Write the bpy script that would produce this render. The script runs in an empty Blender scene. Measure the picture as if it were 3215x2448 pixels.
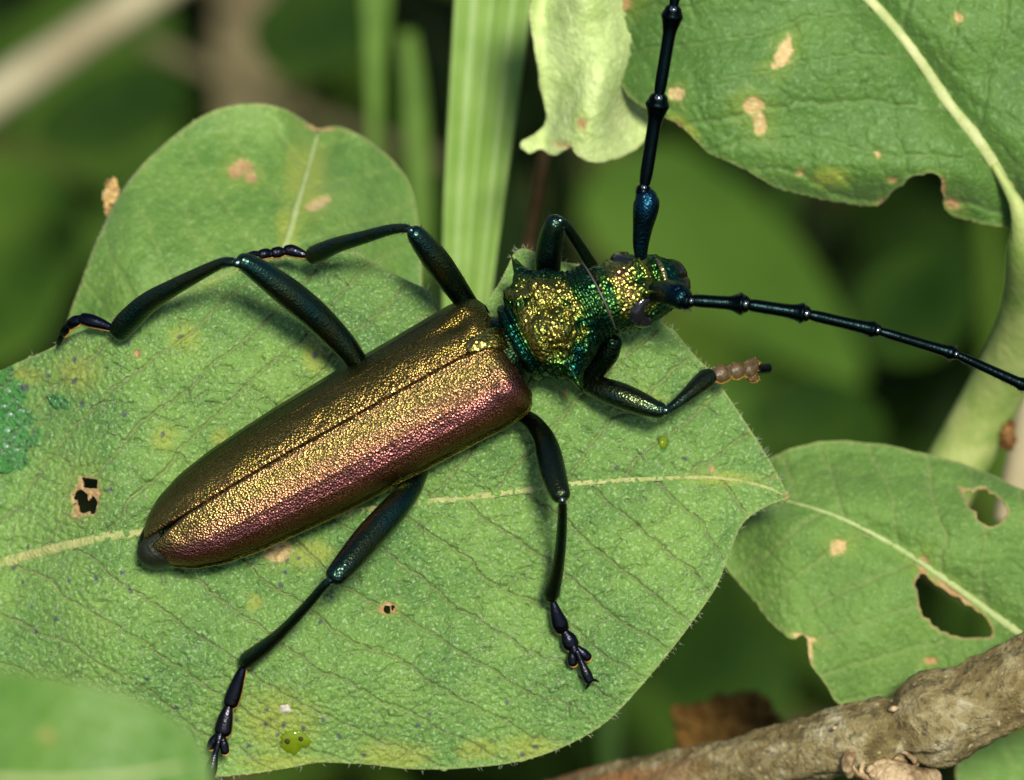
import bpy, math, random
import numpy as np
from mathutils import Vector, Matrix

random.seed(7)
RNG = np.random.default_rng(11)
R = math.radians
scene = bpy.context.scene
COL = scene.collection

# ------------------------------------------------------------------ camera
# one unit is one centimetre; the beetle's leaf hangs 40 cm above the soil
W_PX, H_PX = 3215.0, 2448.0
K = 700.0                      # photo pixels per cm at the leaf
DIST = 25.0                    # camera to leaf
PITCH = R(42)                  # camera looks down by this much
BASE = np.array([0.0, 0.0, 40.0])
AU = np.array([1.0, 0.0, 0.0])
AV = np.array([0.0, math.sin(PITCH), math.cos(PITCH)])
AW = np.array([0.0, -math.cos(PITCH), math.sin(PITCH)])
FOCUS_W = 0.26

cam_d = bpy.data.cameras.new('camera')
cam = bpy.data.objects.new('camera', cam_d)
COL.objects.link(cam)
cam.location = Vector(BASE + AW * DIST)
cam.rotation_euler = (math.pi / 2 - PITCH, 0, 0)
cam_d.sensor_width = 36.0
cam_d.lens = 36.0 * DIST / (W_PX / K)
cam_d.clip_start = 0.5
cam_d.clip_end = 20000
cam_d.dof.use_dof = True
cam_d.dof.focus_distance = DIST - FOCUS_W
cam_d.dof.aperture_fstop = 0.54
scene.camera = cam

# ------------------------------------------------------------------ light
# sun stands a little above the viewing axis, as the soft shadows on the leaf show
sv = 0.19 * AV + 0.97 * AW + 0.12 * AU
sv = sv / np.linalg.norm(sv)
SUN_EL = math.asin(sv[2])
SUN_AZ = math.atan2(sv[0], sv[1])
world = bpy.data.worlds.new('World')
scene.world = world
world.use_nodes = True
wn = world.node_tree
wn.nodes.clear()
wo = wn.nodes.new('ShaderNodeOutputWorld')
wb = wn.nodes.new('ShaderNodeBackground')
sky = wn.nodes.new('ShaderNodeTexSky')
sky.sky_type = 'NISHITA'
sky.sun_disc = False
sky.sun_elevation = SUN_EL
sky.sun_rotation = SUN_AZ
wb.inputs['Strength'].default_value = 0.10
wn.links.new(sky.outputs[0], wb.inputs['Color'])
wn.links.new(wb.outputs[0], wo.inputs['Surface'])
sun_d = bpy.data.lights.new('sun', 'SUN')
sun_d.energy = 4.8
sun_d.angle = R(9.0)
sun_d.color = (1.0, 0.94, 0.82)
sun = bpy.data.objects.new('sun', sun_d)
COL.objects.link(sun)
sun.rotation_euler = Vector(-sv).to_track_quat('-Z', 'Y').to_euler()
sun.location = Vector(BASE + sv * 60)

scene.render.engine = 'CYCLES'
scene.view_settings.view_transform = 'Standard'
scene.view_settings.look = 'None'
scene.view_settings.exposure = 0.26
scene.view_settings.gamma = 1.0
scene.view_settings.use_curve_mapping = False
scene.cycles.max_bounces = 5
scene.cycles.transparent_max_bounces = 6
scene.cycles.caustics_reflective = False
scene.cycles.caustics_refractive = False
scene.cycles.use_denoising = True


# ------------------------------------------------------------------ helpers
def P(px, py, w=0.0):
    """photo pixel and height above the leaf plane (cm) -> world point(s)"""
    px = np.asarray(px, float); py = np.asarray(py, float); w = np.asarray(w, float)
    s = (DIST - w) / DIST / K
    u = (px - W_PX / 2) * s
    v = (H_PX / 2 - py) * s
    return BASE + u[..., None] * AU + v[..., None] * AV + w[..., None] * AW


def tag(o, label=None, cat=None, group=None, kind=None):
    if label: o['label'] = label
    if cat: o['category'] = cat
    if group: o['group'] = group
    if kind: o['kind'] = kind
    return o


def empty(name, loc):
    o = bpy.data.objects.new(name, None)
    o.empty_display_size = 0.1
    o.location = Vector(loc)
    COL.objects.link(o)
    o['origin'] = [float(c) for c in loc]
    return o


def origin_of(o):
    if o is None:
        return np.zeros(3)
    return np.array(o['origin'])


def mk(name, verts, faces, mat, parent=None, smooth=True, attrs=None, at=None):
    """verts in world space; stored relative to the parent's origin"""
    v = np.asarray(verts, float)
    if parent is not None:
        org = origin_of(parent)
    else:
        org = np.asarray(at if at is not None else (0, 0, 0), float)
    v = v - org
    me = bpy.data.meshes.new(name)
    if isinstance(faces, np.ndarray):
        n = len(faces); k = faces.shape[1]
        me.vertices.add(len(v)); me.vertices.foreach_set('co', v.astype(np.float32).ravel())
        me.loops.add(n * k); me.loops.foreach_set('vertex_index', faces.astype(np.int32).ravel())
        me.polygons.add(n)
        me.polygons.foreach_set('loop_start', np.arange(0, n * k, k, dtype=np.int32))
        me.polygons.foreach_set('loop_total', np.full(n, k, dtype=np.int32))
        me.update(calc_edges=True)
    else:
        me.from_pydata([tuple(p) for p in v], [], faces)
    if attrs:
        for an, av in attrs.items():
            a = me.attributes.new(an, 'FLOAT', 'POINT')
            a.data.foreach_set('value', np.asarray(av, np.float32))
    me.validate()
    if smooth:
        me.polygons.foreach_set('use_smooth', np.ones(len(me.polygons), bool))
    me.materials.append(mat)
    o = bpy.data.objects.new(name, me)
    COL.objects.link(o)
    if parent is not None:
        o.parent = parent
        o['origin'] = [float(c) for c in org]
    else:
        o.location = Vector(org)
        o['origin'] = [float(c) for c in org]
    return o


def catmull(pts, n, closed=False):
    p = np.asarray(pts, float)
    m = len(p)
    out = []
    segs = m if closed else m - 1
    for i in range(segs):
        if closed:
            a, b, c, d = p[(i - 1) % m], p[i], p[(i + 1) % m], p[(i + 2) % m]
        else:
            a = p[i - 1] if i > 0 else 2 * p[0] - p[1]
            b, c = p[i], p[i + 1]
            d = p[i + 2] if i + 2 < m else 2 * p[-1] - p[-2]
        t = np.linspace(0, 1, n, endpoint=False)[:, None]
        out.append(0.5 * (2 * b + (c - a) * t + (2 * a - 5 * b + 4 * c - d) * t ** 2 + (3 * b - a - 3 * c + d) * t ** 3))
    if not closed:
        out.append(p[-1:])
    return np.vstack(out)


def smoothstep(a, b, x):
    t = np.clip((np.asarray(x, float) - a) / (b - a), 0, 1)
    return t * t * (3 - 2 * t)


def hash2(ix, iy, seed):
    h = np.sin(ix * 127.1 + iy * 311.7 + seed * 74.7) * 43758.5453
    return h - np.floor(h)


def vnoise(x, y, seed=0):
    ix = np.floor(x); iy = np.floor(y)
    fx = x - ix; fy = y - iy
    fx = fx * fx * (3 - 2 * fx); fy = fy * fy * (3 - 2 * fy)
    a = hash2(ix, iy, seed); b = hash2(ix + 1, iy, seed)
    c = hash2(ix, iy + 1, seed); d = hash2(ix + 1, iy + 1, seed)
    return (a * (1 - fx) + b * fx) * (1 - fy) + (c * (1 - fx) + d * fx) * fy


def fbm(x, y, seed=0, o=4):
    s = 0; a = 0.5; t = 0
    for i in range(o):
        s = s + a * vnoise(x * 2 ** i, y * 2 ** i, seed + i * 13); t += a; a *= 0.5
    return s / t


def cells(x, y, seed=0):
    """F1, F2 of a jittered grid"""
    ix = np.floor(x); iy = np.floor(y)
    f1 = np.full(x.shape, 9.0); f2 = np.full(x.shape, 9.0)
    for dx in (-1, 0, 1):
        for dy in (-1, 0, 1):
            cx = ix + dx; cy = iy + dy
            qx = cx + hash2(cx, cy, seed); qy = cy + hash2(cx, cy, seed + 5)
            d = np.hypot(x - qx, y - qy)
            m = d < f1
            f2 = np.where(m, f1, np.minimum(f2, d))
            f1 = np.where(m, d, f1)
    return f1, f2


def poly_sdf(x, y, poly):
    """signed distance (negative inside) and nearest boundary point"""
    best = np.full(x.shape, 1e18); bx = np.zeros_like(x); by = np.zeros_like(x)
    inside = np.zeros(x.shape, bool)
    n = len(poly)
    for i in range(n):
        ax, ay = poly[i]; cx, cy = poly[(i + 1) % n]
        dx, dy = cx - ax, cy - ay
        L = dx * dx + dy * dy
        if L < 1e-9: continue
        t = np.clip(((x - ax) * dx + (y - ay) * dy) / L, 0, 1)
        qx = ax + t * dx; qy = ay + t * dy
        d = (x - qx) ** 2 + (y - qy) ** 2
        m = d < best
        best = np.where(m, d, best); bx = np.where(m, qx, bx); by = np.where(m, qy, by)
        if dy != 0:
            c = ((ay > y) != (cy > y)) & (x < (cx - ax) * (y - ay) / (cy - ay) + ax)
            inside ^= c
    return np.where(inside, -1, 1) * np.sqrt(best), bx, by


def line_st(x, y, line):
    """arc length s and signed offset t of points from a polyline"""
    best = np.full(x.shape, 1e18); s_ = np.zeros_like(x); t_ = np.zeros_like(x)
    acc = 0
    n = len(line)
    for i in range(n - 1):
        ax, ay = line[i]; cx, cy = line[i + 1]
        dx, dy = cx - ax, cy - ay
        L = math.hypot(dx, dy); ux, uy = dx / L, dy / L
        k = (x - ax) * ux + (y - ay) * uy
        lo = -1e9 if i == 0 else 0
        hi = 1e9 if i == n - 2 else L
        kc = np.clip(k, lo, hi)
        d = (x - ax - kc * ux) ** 2 + (y - ay - kc * uy) ** 2
        m = d < best
        best = np.where(m, d, best)
        s_ = np.where(m, acc + kc, s_)
        t_ = np.where(m, np.sqrt(d) * np.sign((x - ax) * -uy + (y - ay) * ux), t_)
        acc += L
    return s_, t_


# ---- node helpers
class NT:
    def __init__(self, name):
        self.m = bpy.data.materials.new(name)
        self.m.use_nodes = True
        self.t = self.m.node_tree
        self.t.nodes.clear()
        self.out = self.t.nodes.new('ShaderNodeOutputMaterial')

    def n(self, typ, **kw):
        nd = self.t.nodes.new('ShaderNode' + typ)
        for k, v in kw.items():
            if hasattr(nd, k):
                setattr(nd, k, v)
        return nd

    def set(self, nd, **kw):
        for k, v in kw.items():
            key = k.replace('_', ' ')
            s = nd.inputs[key]
            if hasattr(v, 'is_output') or isinstance(v, bpy.types.NodeSocket):
                self.t.links.new(v, s)
            else:
                s.default_value = v
        return nd

    def l(self, a, b):
        self.t.links.new(a, b)

    def coord(self):
        return self.n('TexCoord').outputs['Object']

    def attr(self, name):
        a = self.n('Attribute'); a.attribute_name = name
        return a.outputs['Fac']

    def noise(self, scale, detail=3.0, rough=0.5, vec=None, dist=0.0):
        nd = self.n('TexNoise')
        nd.inputs['Scale'].default_value = scale
        nd.inputs['Detail'].default_value = detail
        nd.inputs['Roughness'].default_value = rough
        nd.inputs['Distortion'].default_value = dist
        self.l(vec if vec is not None else self.coord(), nd.inputs['Vector'])
        return nd.outputs['Fac']

    def voro(self, scale, feature='F1', vec=None, out='Distance', rnd=1.0):
        nd = self.n('TexVoronoi'); nd.feature = feature
        nd.inputs['Scale'].default_value = scale
        nd.inputs['Randomness'].default_value = rnd
        self.l(vec if vec is not None else self.coord(), nd.inputs['Vector'])
        return nd.outputs[out]

    def ramp(self, fac, stops, interp='LINEAR'):
        r = self.n('ValToRGB'); cr = r.color_ramp; cr.interpolation = interp
        while len(cr.elements) > 1: cr.elements.remove(cr.elements[-1])
        for i, (p, c) in enumerate(stops):
            e = cr.elements[0] if i == 0 else cr.elements.new(p)
            e.position = p
            if not hasattr(c, '__len__'): c = (c, c, c)
            e.color = (*c[:3], 1)
        self.l(fac, r.inputs['Fac'])
        return r.outputs['Color']

    def mix(self, fac, a, b, blend='MIX'):
        m = self.n('Mix'); m.data_type = 'RGBA'; m.blend_type = blend
        for s, v in ((m.inputs[0], fac), (m.inputs[6], a), (m.inputs[7], b)):
            if isinstance(v, bpy.types.NodeSocket): self.l(v, s)
            elif hasattr(v, '__len__'): s.default_value = (*v[:3], 1)
            else: s.default_value = v
        return m.outputs[2]

    def math(self, op, a, b=None, c=None, clamp=False):
        m = self.n('Math'); m.operation = op; m.use_clamp = clamp
        for i, v in enumerate((a, b, c)):
            if v is None: continue
            if isinstance(v, bpy.types.NodeSocket): self.l(v, m.inputs[i])
            else: m.inputs[i].default_value = v
        return m.outputs[0]

    def bump(self, h, strength=0.5, dist=0.01, normal=None):
        b = self.n('Bump')
        b.inputs['Strength'].default_value = strength
        b.inputs['Distance'].default_value = dist
        self.l(h, b.inputs['Height'])
        if normal is not None: self.l(normal, b.inputs['Normal'])
        return b.outputs['Normal']

    def bsdf(self, color, rough=0.5, metal=0.0, normal=None, spec=0.5, **kw):
        p = self.n('BsdfPrincipled')
        for s, v in (('Base Color', color), ('Roughness', rough), ('Metallic', metal), ('Specular IOR Level', spec)):
            if isinstance(v, bpy.types.NodeSocket): self.l(v, p.inputs[s])
            elif hasattr(v, '__len__'): p.inputs[s].default_value = (*v[:3], 1)
            else: p.inputs[s].default_value = v
        if normal is not None: self.l(normal, p.inputs['Normal'])
        for k, v in kw.items():
            key = k.replace('_', ' ')
            if isinstance(v, bpy.types.NodeSocket): self.l(v, p.inputs[key])
            elif hasattr(v, '__len__'): p.inputs[key].default_value = (*v[:3], 1) if len(v) == 3 and 'Tint' in key or 'Color' in key else v
            else: p.inputs[key].default_value = v
        return p

    def finish(self, shader):
        self.l(shader, self.out.inputs['Surface'])
        return self.m


# ------------------------------------------------------------------ materials
def leaf_material(name, c1, c2, vein_c, trans=0.25, trans_c=(0.20, 0.34, 0.03), rough=0.45, bump=0.5, fine=90.0, spec=0.5, blotch=2.2, cellb=0.0, fleck=0.3):
    t = NT(name)
    co = t.coord()
    big = t.noise(blotch, 3, 0.55)
    mid = t.noise(14, 3, 0.6)
    col = t.mix(t.ramp(big, [(0.33, 0.0), (0.67, 1.0)]), c1, c2)
    col = t.mix(t.math('MULTIPLY', t.ramp(mid, [(0.35, 0.0), (0.75, 1.0)]), 0.35), col, [min(1, a * 1.35) for a in c2])
    # small pale flecks: tiny surface hairs
    fl = t.ramp(t.noise(fine * 0.75, 1.0, 0.4), [(0.57, 0.0), (0.70, 1.0)])
    col = t.mix(t.math('MULTIPLY', fl, fleck), col, [min(1, a * 1.3 + 0.12) for a in c2])
    col = t.mix(t.math('MULTIPLY', t.attr('yellow'), 0.75), col, (0.30, 0.36, 0.05))
    v = t.attr('vein')
    col = t.mix(t.math('MULTIPLY', v, 0.8, clamp=True), col, vein_c)
    col = t.mix(t.math('MULTIPLY', t.attr('edge'), 0.55), col, (0.34, 0.36, 0.12))
    wet = t.ramp(t.math('ADD', t.math('MULTIPLY', t.attr('wet'), 0.55), t.math('MULTIPLY', mid, 0.85)), [(0.58, 0.0), (0.84, 1.0)])
    col = t.mix(t.math('MULTIPLY', wet, 0.85), col, t.mix(t.noise(9, 3, 0.6), (0.015, 0.14, 0.022), (0.09, 0.34, 0.08)))
    col = t.mix(t.math('MULTIPLY', t.attr('spot'), 0.85), col, (0.055, 0.06, 0.085))
    bn = t.ramp(t.noise(46, 3, 0.6), [(0.32, 0.0), (0.68, 1.0)])
    brown = t.mix(bn, (0.36, 0.20, 0.065), (0.52, 0.36, 0.17))
    col = t.mix(t.attr('brown'), col, brown)
    tan = t.mix(bn, (0.48, 0.34, 0.12), (0.62, 0.49, 0.24))
    col = t.mix(t.attr('tan'), col, tan)
    rg = t.mix(wet, (rough, rough, rough), (0.06, 0.06, 0.06))
    h1 = t.noise(fine, 3, 0.65)
    if cellb: h1 = t.math('ADD', h1, t.math('MULTIPLY', t.voro(44, 'F1'), -cellb))
    hw = t.math('ADD', h1, t.math('MULTIPLY', t.math('MULTIPLY', wet, t.voro(40, 'F1')), 6.0)) if cellb else h1
    nrm = t.bump(hw, bump, 0.012)
    p = t.bsdf(col, rg, 0.0, nrm, spec)
    p.inputs['Sheen Weight'].default_value = 0.10
    p.inputs['Sheen Roughness'].default_value = 0.4
    tr = t.n('BsdfTranslucent')
    tc = t.mix(0.5, trans_c, col)
    t.l(tc, tr.inputs['Color'])
    ms = t.n('MixShader'); ms.inputs[0].default_value = trans
    t.l(p.outputs[0], ms.inputs[1]); t.l(tr.outputs[0], ms.inputs[2])
    return t.finish(ms.outputs[0])


def simple_material(name, c1, c2, scale=6.0, rough=0.6, bump=0.3, bscale=30, spec=0.4, trans=0.0, stretch=None):
    t = NT(name)
    vec = t.coord()
    if stretch:
        mp = t.n('Mapping'); mp.inputs['Scale'].default_value = stretch
        t.l(vec, mp.inputs['Vector']); vec = mp.outputs[0]
    col = t.mix(t.ramp(t.noise(scale, 4, 0.6, vec), [(0.35, 0.0), (0.65, 1.0)]), c1, c2)
    nrm = t.bump(t.noise(bscale, 3, 0.6, vec), bump, 0.02)
    p = t.bsdf(col, rough, 0, nrm, spec)
    if trans > 0:
        tr = t.n('BsdfTranslucent'); t.l(col, tr.inputs['Color'])
        ms = t.n('MixShader'); ms.inputs[0].default_value = trans
        t.l(p.outputs[0], ms.inputs[1]); t.l(tr.outputs[0], ms.inputs[2])
        return t.finish(ms.outputs[0])
    return t.finish(p.outputs[0])


def elytra_material(name, stops, tints):
    t = NT(name)
    lat = t.attr('lat')
    wob = t.math('ADD', lat, t.math('MULTIPLY', t.math('SUBTRACT', t.noise(5, 3, 0.6), 0.5), 0.12))
    col = t.ramp(wob, stops)
    # each puncture wall has its own tint of gold, copper or green
    pc = t.voro(105, 'F1', out='Color')
    sep = t.n('SeparateColor'); t.l(pc, sep.inputs[0])
    tint = t.ramp(sep.outputs[0], tints)
    col = t.mix(t.math('MULTIPLY', t.math('POWER', t.math('SUBTRACT', 1.0, lat), 1.6), 0.60), col, tint)
    nrm = t.bump(t.voro(105, 'F1'), 0.48, 0.010)
    p = t.bsdf(col, 0.31, 1.0, nrm)
    return t.finish(p.outputs[0])


def pronotum_material():
    t = NT('pronotum_metal')
    gold = t.attr('gold')
    n1 = t.noise(9, 4, 0.6)
    f = t.math('ADD', t.math('MULTIPLY', n1, 0.8), t.math('SUBTRACT', gold, 0.45), clamp=True)
    col = t.ramp(f, [(0.0, (0.006, 0.050, 0.036)), (0.3, (0.035, 0.100, 0.020)), (0.5, (0.14, 0.155, 0.030)), (0.75, (0.32, 0.25, 0.06)), (1.0, (0.40, 0.19, 0.08))])
    nrm = t.bump(t.voro(58, 'F1'), 0.50, 0.016)
    p = t.bsdf(col, 0.29, 1.0, nrm)
    return t.finish(p.outputs[0])


def dark_metal(name, c1, c2, rough=0.28, bump=0.5, bscale=110, metal=1.0, scale=5):
    t = NT(name)
    col = t.mix(t.ramp(t.noise(scale, 2, 0.5), [(0.35, 0.0), (0.65, 1.0)]), c1, c2)
    nrm = t.bump(t.voro(bscale, 'F1'), bump, 0.008)
    p = t.bsdf(col, rough, metal, nrm)
    return t.finish(p.outputs[0])


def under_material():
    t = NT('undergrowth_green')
    col = t.ramp(t.attr('tone'), [(0.0, (0.006, 0.016, 0.002)), (0.35, (0.018, 0.045, 0.004)), (0.62, (0.055, 0.105, 0.010)), (0.82, (0.10, 0.125, 0.028)), (0.93, (0.13, 0.10, 0.045)), (1.0, (0.20, 0.17, 0.09))])  # random leaf tones, kept mostly dark to paint the undergrowth's shade
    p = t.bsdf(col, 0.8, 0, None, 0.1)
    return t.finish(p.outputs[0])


M = {}
M['main_leaf'] = leaf_material('main_leaf_green', (0.066, 0.175, 0.033), (0.168, 0.308, 0.055), (0.32, 0.36, 0.11), trans=0.20, rough=0.50, bump=0.70, fine=100, spec=0.45, cellb=0.9, fleck=0.7)
M['back_leaf'] = leaf_material('back_leaf_green', (0.072, 0.180, 0.022), (0.150, 0.275, 0.046), (0.25, 0.34, 0.09), trans=0.22, rough=0.5, bump=0.6, fine=70, cellb=0.8, blotch=3.2)
M['top_leaf'] = leaf_material('top_leaf_green', (0.062, 0.145, 0.024), (0.095, 0.195, 0.034), (0.14, 0.23, 0.065), trans=0.18, rough=0.55, bump=0.5, fine=60, spec=0.3, cellb=0.7)
M['side_leaf'] = leaf_material('side_leaf_green', (0.088, 0.180, 0.030), (0.130, 0.245, 0.044), (0.22, 0.28, 0.09), trans=0.2, rough=0.6, bump=0.6, fine=80, spec=0.3, cellb=0.7, blotch=3.2)
M['pale_leaf'] = leaf_material('pale_leaf_green', (0.36, 0.50, 0.14), (0.55, 0.66, 0.27), (0.55, 0.65, 0.3), trans=0.22, trans_c=(0.4, 0.5, 0.1), rough=0.6, bump=0.5, fine=60, cellb=0.8, blotch=5.0)
M['near_leaf'] = leaf_material('near_leaf_green', (0.075, 0.20, 0.022), (0.12, 0.25, 0.035), (0.15, 0.25, 0.07), trans=0.3, rough=0.5, bump=0.3, fine=40)
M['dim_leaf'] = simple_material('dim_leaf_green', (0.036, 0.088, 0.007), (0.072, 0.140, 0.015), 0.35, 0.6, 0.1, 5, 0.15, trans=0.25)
M['shade_leaf'] = simple_material('shade_leaf_green', (0.008, 0.026, 0.002), (0.030, 0.066, 0.006), 0.6, 0.7, 0.1, 5, 0.08, trans=0.2)  # shade deep in the plant is put into this dark green
M['half_shade_leaf'] = simple_material('half_shade_leaf_green', (0.020, 0.055, 0.005), (0.065, 0.125, 0.014), 0.9, 0.7, 0.1, 5, 0.08, trans=0.2)  # dim leaf green darkened in colour for shade
M['under_leaf'] = under_material()
M['midrib'] = simple_material('midrib_pale', (0.24, 0.29, 0.08), (0.41, 0.41, 0.16), 22, 0.55, 0.8, 70, 0.4)
M['top_midrib'] = simple_material('top_midrib_pale', (0.30, 0.36, 0.12), (0.42, 0.45, 0.20), 12, 0.5, 0.3, 40, 0.4)
M['thin_vein'] = simple_material('thin_vein_green', (0.24, 0.32, 0.10), (0.32, 0.38, 0.15), 12, 0.55, 0.4, 50, 0.4)
M['stem'] = simple_material('stem_green', (0.18, 0.28, 0.055), (0.36, 0.42, 0.14), 4.5, 0.6, 0.4, 30, 0.3)
M['grass'] = simple_material('grass_green', (0.19, 0.335, 0.055), (0.26, 0.41, 0.095), 3, 0.45, 0.1, 40, 0.4, trans=0.3)
M['grass_dim'] = simple_material('grass_dim_green', (0.08, 0.17, 0.012), (0.12, 0.23, 0.022), 3, 0.5, 0.1, 20, 0.3, trans=0.3)
M['stalk'] = simple_material('dry_stalk', (0.26, 0.22, 0.12), (0.40, 0.36, 0.22), 0.8, 0.8, 0.2, 20, 0.2)
M['dry'] = simple_material('dry_brown', (0.16, 0.07, 0.02), (0.32, 0.18, 0.06), 7, 0.8, 0.6, 25, 0.2, trans=0.1)
M['dim_stalk'] = simple_material('dim_stalk_olive', (0.07, 0.065, 0.03), (0.12, 0.105, 0.05), 1, 0.85, 0.1, 10, 0.1)
M['moss'] = simple_material('mossy_brown', (0.05, 0.035, 0.008), (0.16, 0.085, 0.02), 3, 0.85, 0.6, 20, 0.1)
M['dry_pale'] = simple_material('dry_pale_brown', (0.50, 0.33, 0.11), (0.62, 0.45, 0.2), 7, 0.8, 0.4, 25, 0.2)
M['soil'] = simple_material('soil_dark', (0.008, 0.013, 0.004), (0.030, 0.034, 0.012), 0.15, 0.95, 0.6, 1.0, 0.1)  # shade below the leaves is put into the dark soil colour


def bark_material():
    t = NT('bark_grey_olive')
    n1 = t.noise(5.5, 5, 0.65, dist=0.6)
    n2 = t.noise(26, 4, 0.65)
    col = t.ramp(n1, [(0.30, (0.075, 0.052, 0.016)), (0.46, (0.19, 0.145, 0.052)), (0.58, (0.30, 0.25, 0.115)), (0.70, (0.48, 0.44, 0.28))])
    col = t.mix(t.math('MULTIPLY', t.ramp(n2, [(0.52, 0.0), (0.66, 1.0)]), 0.7), col, (0.05, 0.045, 0.022))
    col = t.mix(t.ramp(t.noise(30, 2, 0.5), [(0.64, 0.0), (0.74, 1.0)]), col, (0.42, 0.35, 0.20))
    col = t.mix(t.math('MULTIPLY', t.attr('rust'), 0.8), col, (0.36, 0.15, 0.045))
    h = t.math('ADD', t.noise(22, 5, 0.7), t.math('MULTIPLY', n1, 1.0))
    nrm = t.bump(h, 0.9, 0.05)
    return t.finish(t.bsdf(col, 0.75, 0, nrm, 0.3).outputs[0])


M['bark'] = bark_material()
M['scar'] = simple_material('scar_wood', (0.10, 0.055, 0.02), (0.48, 0.36, 0.20), 12, 0.7, 0.9, 30, 0.3)
TINTS = [(0.0, (0.06, 0.095, 0.014)), (0.35, (0.19, 0.14, 0.028)), (0.7, (0.27, 0.125, 0.055)), (1.0, (0.31, 0.22, 0.075))]
M['elytra_r'] = elytra_material('elytra_copper_purple', [(0.0, (0.17, 0.11, 0.06)), (0.05, (0.23, 0.15, 0.065)), (0.14, (0.20, 0.155, 0.045)), (0.22, (0.23, 0.155, 0.06)), (0.27, (0.25, 0.125, 0.075)), (0.33, (0.24, 0.125, 0.062)),
                       (0.41, (0.28, 0.105, 0.085)), (0.52, (0.28, 0.085, 0.105)), (0.62, (0.27, 0.085, 0.070)), (0.74, (0.22, 0.080, 0.035)), (0.86, (0.12, 0.060, 0.016)), (0.94, (0.07, 0.060, 0.012)), (1.0, (0.34, 0.27, 0.05))], TINTS)  # view-dependent purple sheen and the rim highlight are put into the colour
M['elytra_l'] = elytra_material('elytra_olive_gold', [(0.0, (0.17, 0.11, 0.05)), (0.06, (0.18, 0.125, 0.030)), (0.22, (0.16, 0.115, 0.022)), (0.36, (0.11, 0.080, 0.013)), (0.50, (0.050, 0.050, 0.008)), (0.65, (0.014, 0.028, 0.004)), (1.0, (0.014, 0.032, 0.005))], TINTS)  # outer side darkened in colour, for its turn away from the sun
M['pronotum'] = pronotum_material()
M['leg'] = dark_metal('leg_metal', (0.016, 0.054, 0.048), (0.045, 0.058, 0.026), 0.28, 0.32, 105)
M['leg_blue'] = dark_metal('tarsus_blue_black', (0.012, 0.015, 0.026), (0.022, 0.022, 0.026), 0.28, 0.14, 110)
M['antenna'] = dark_metal('antenna_blue', (0.0045, 0.009, 0.010), (0.005, 0.011, 0.011), 0.31, 0.12, 110)
M['scape'] = dark_metal('scape_blue', (0.007, 0.035, 0.062), (0.005, 0.018, 0.022), 0.32, 0.4, 90)
M['joint_glint'] = dark_metal('joint_glint_metal', (0.22, 0.24, 0.25), (0.30, 0.32, 0.32), 0.16, 0.1, 40)  # pale metal that stands for the highlight dots on the antennae
M['knee'] = dark_metal('knee_gloss', (0.05, 0.09, 0.09), (0.09, 0.12, 0.11), 0.22, 0.15, 40)
M['under'] = dark_metal('underside_green', (0.006, 0.020, 0.012), (0.010, 0.020, 0.008), 0.35, 0.5, 70)
M['tip'] = dark_metal('abdomen_tip_grey', (0.010, 0.014, 0.006), (0.022, 0.026, 0.014), 0.50, 0.4, 60, metal=0.5)
M['eye'] = dark_metal('eye_black', (0.006, 0.006, 0.008), (0.010, 0.010, 0.012), 0.12, 0.05, 160, metal=0.0)
M['mandible'] = dark_metal('mandible_black', (0.004, 0.004, 0.003), (0.010, 0.006, 0.003), 0.14, 0.15, 60, metal=0.0)
M['clypeus'] = dark_metal('clypeus_gold', (0.24, 0.22, 0.06), (0.34, 0.30, 0.16), 0.35, 0.6, 70)
M['labrum'] = simple_material('labrum_rust', (0.03, 0.012, 0.006), (0.20, 0.06, 0.012), 20, 0.35, 0.4, 60, 0.5)
M['collar'] = dark_metal('collar_grey', (0.055, 0.048, 0.042), (0.085, 0.07, 0.065), 0.45, 0.2, 60, metal=0.4)
M['pad'] = simple_material('pad_orange', (0.40, 0.19, 0.03), (0.52, 0.29, 0.06), 30, 0.8, 0.5, 90, 0.3)
M['gold_tarsus'] = simple_material('tarsus_gold_hair', (0.045, 0.028, 0.011), (0.12, 0.078, 0.032), 40, 0.38, 0.25, 80, 0.5)
M['bristle'] = dark_metal('bristle_black', (0.01, 0.014, 0.012), (0.02, 0.02, 0.02), 0.5, 0.0, 20, metal=0.0)
M['leaf_hair'] = simple_material('leaf_hair_white', (0.5, 0.55, 0.4), (0.6, 0.65, 0.5), 5, 0.5, 0.0, 20, 0.4, trans=0.4)


def drop_material():
    t = NT('drop_glass')
    p = t.bsdf((0.16, 0.24, 0.008), 0.06, 0, None, 0.7)
    p.inputs['Transmission Weight'].default_value = 0.25
    p.inputs['IOR'].default_value = 1.36
    return t.finish(p.outputs[0])


M['drop'] = drop_material()


def bead_material():
    t = NT('glint_bead_glass')
    p = t.bsdf((0.20, 0.42, 0.22), 0.22, 0, None, 1.0)
    p.inputs['Transmission Weight'].default_value = 0.4
    p.inputs['IOR'].default_value = 1.5
    return t.finish(p.outputs[0])


M['bead'] = bead_material()
M['speck'] = simple_material('speck_dark', (0.03, 0.02, 0.01), (0.06, 0.04, 0.02), 10, 0.5, 0.2, 40)
M['crumb'] = simple_material('crumb_white', (0.30, 0.28, 0.20), (0.55, 0.52, 0.42), 30, 0.7, 0.4, 40)


# ------------------------------------------------------------------ generic solids
def frames(pts):
    p = np.asarray(pts, float)
    tan = np.gradient(p, axis=0)
    tan /= np.linalg.norm(tan, axis=1)[:, None] + 1e-12
    ref = AW if abs(np.dot(tan[0], AW)) < 0.9 else AU
    n = np.cross(tan[0], ref); n /= np.linalg.norm(n)
    N = []
    for i in range(len(p)):
        n = n - tan[i] * np.dot(n, tan[i]); n /= np.linalg.norm(n) + 1e-12
        N.append(n)
    N = np.array(N)
    return tan, N, np.cross(tan, N)


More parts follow.
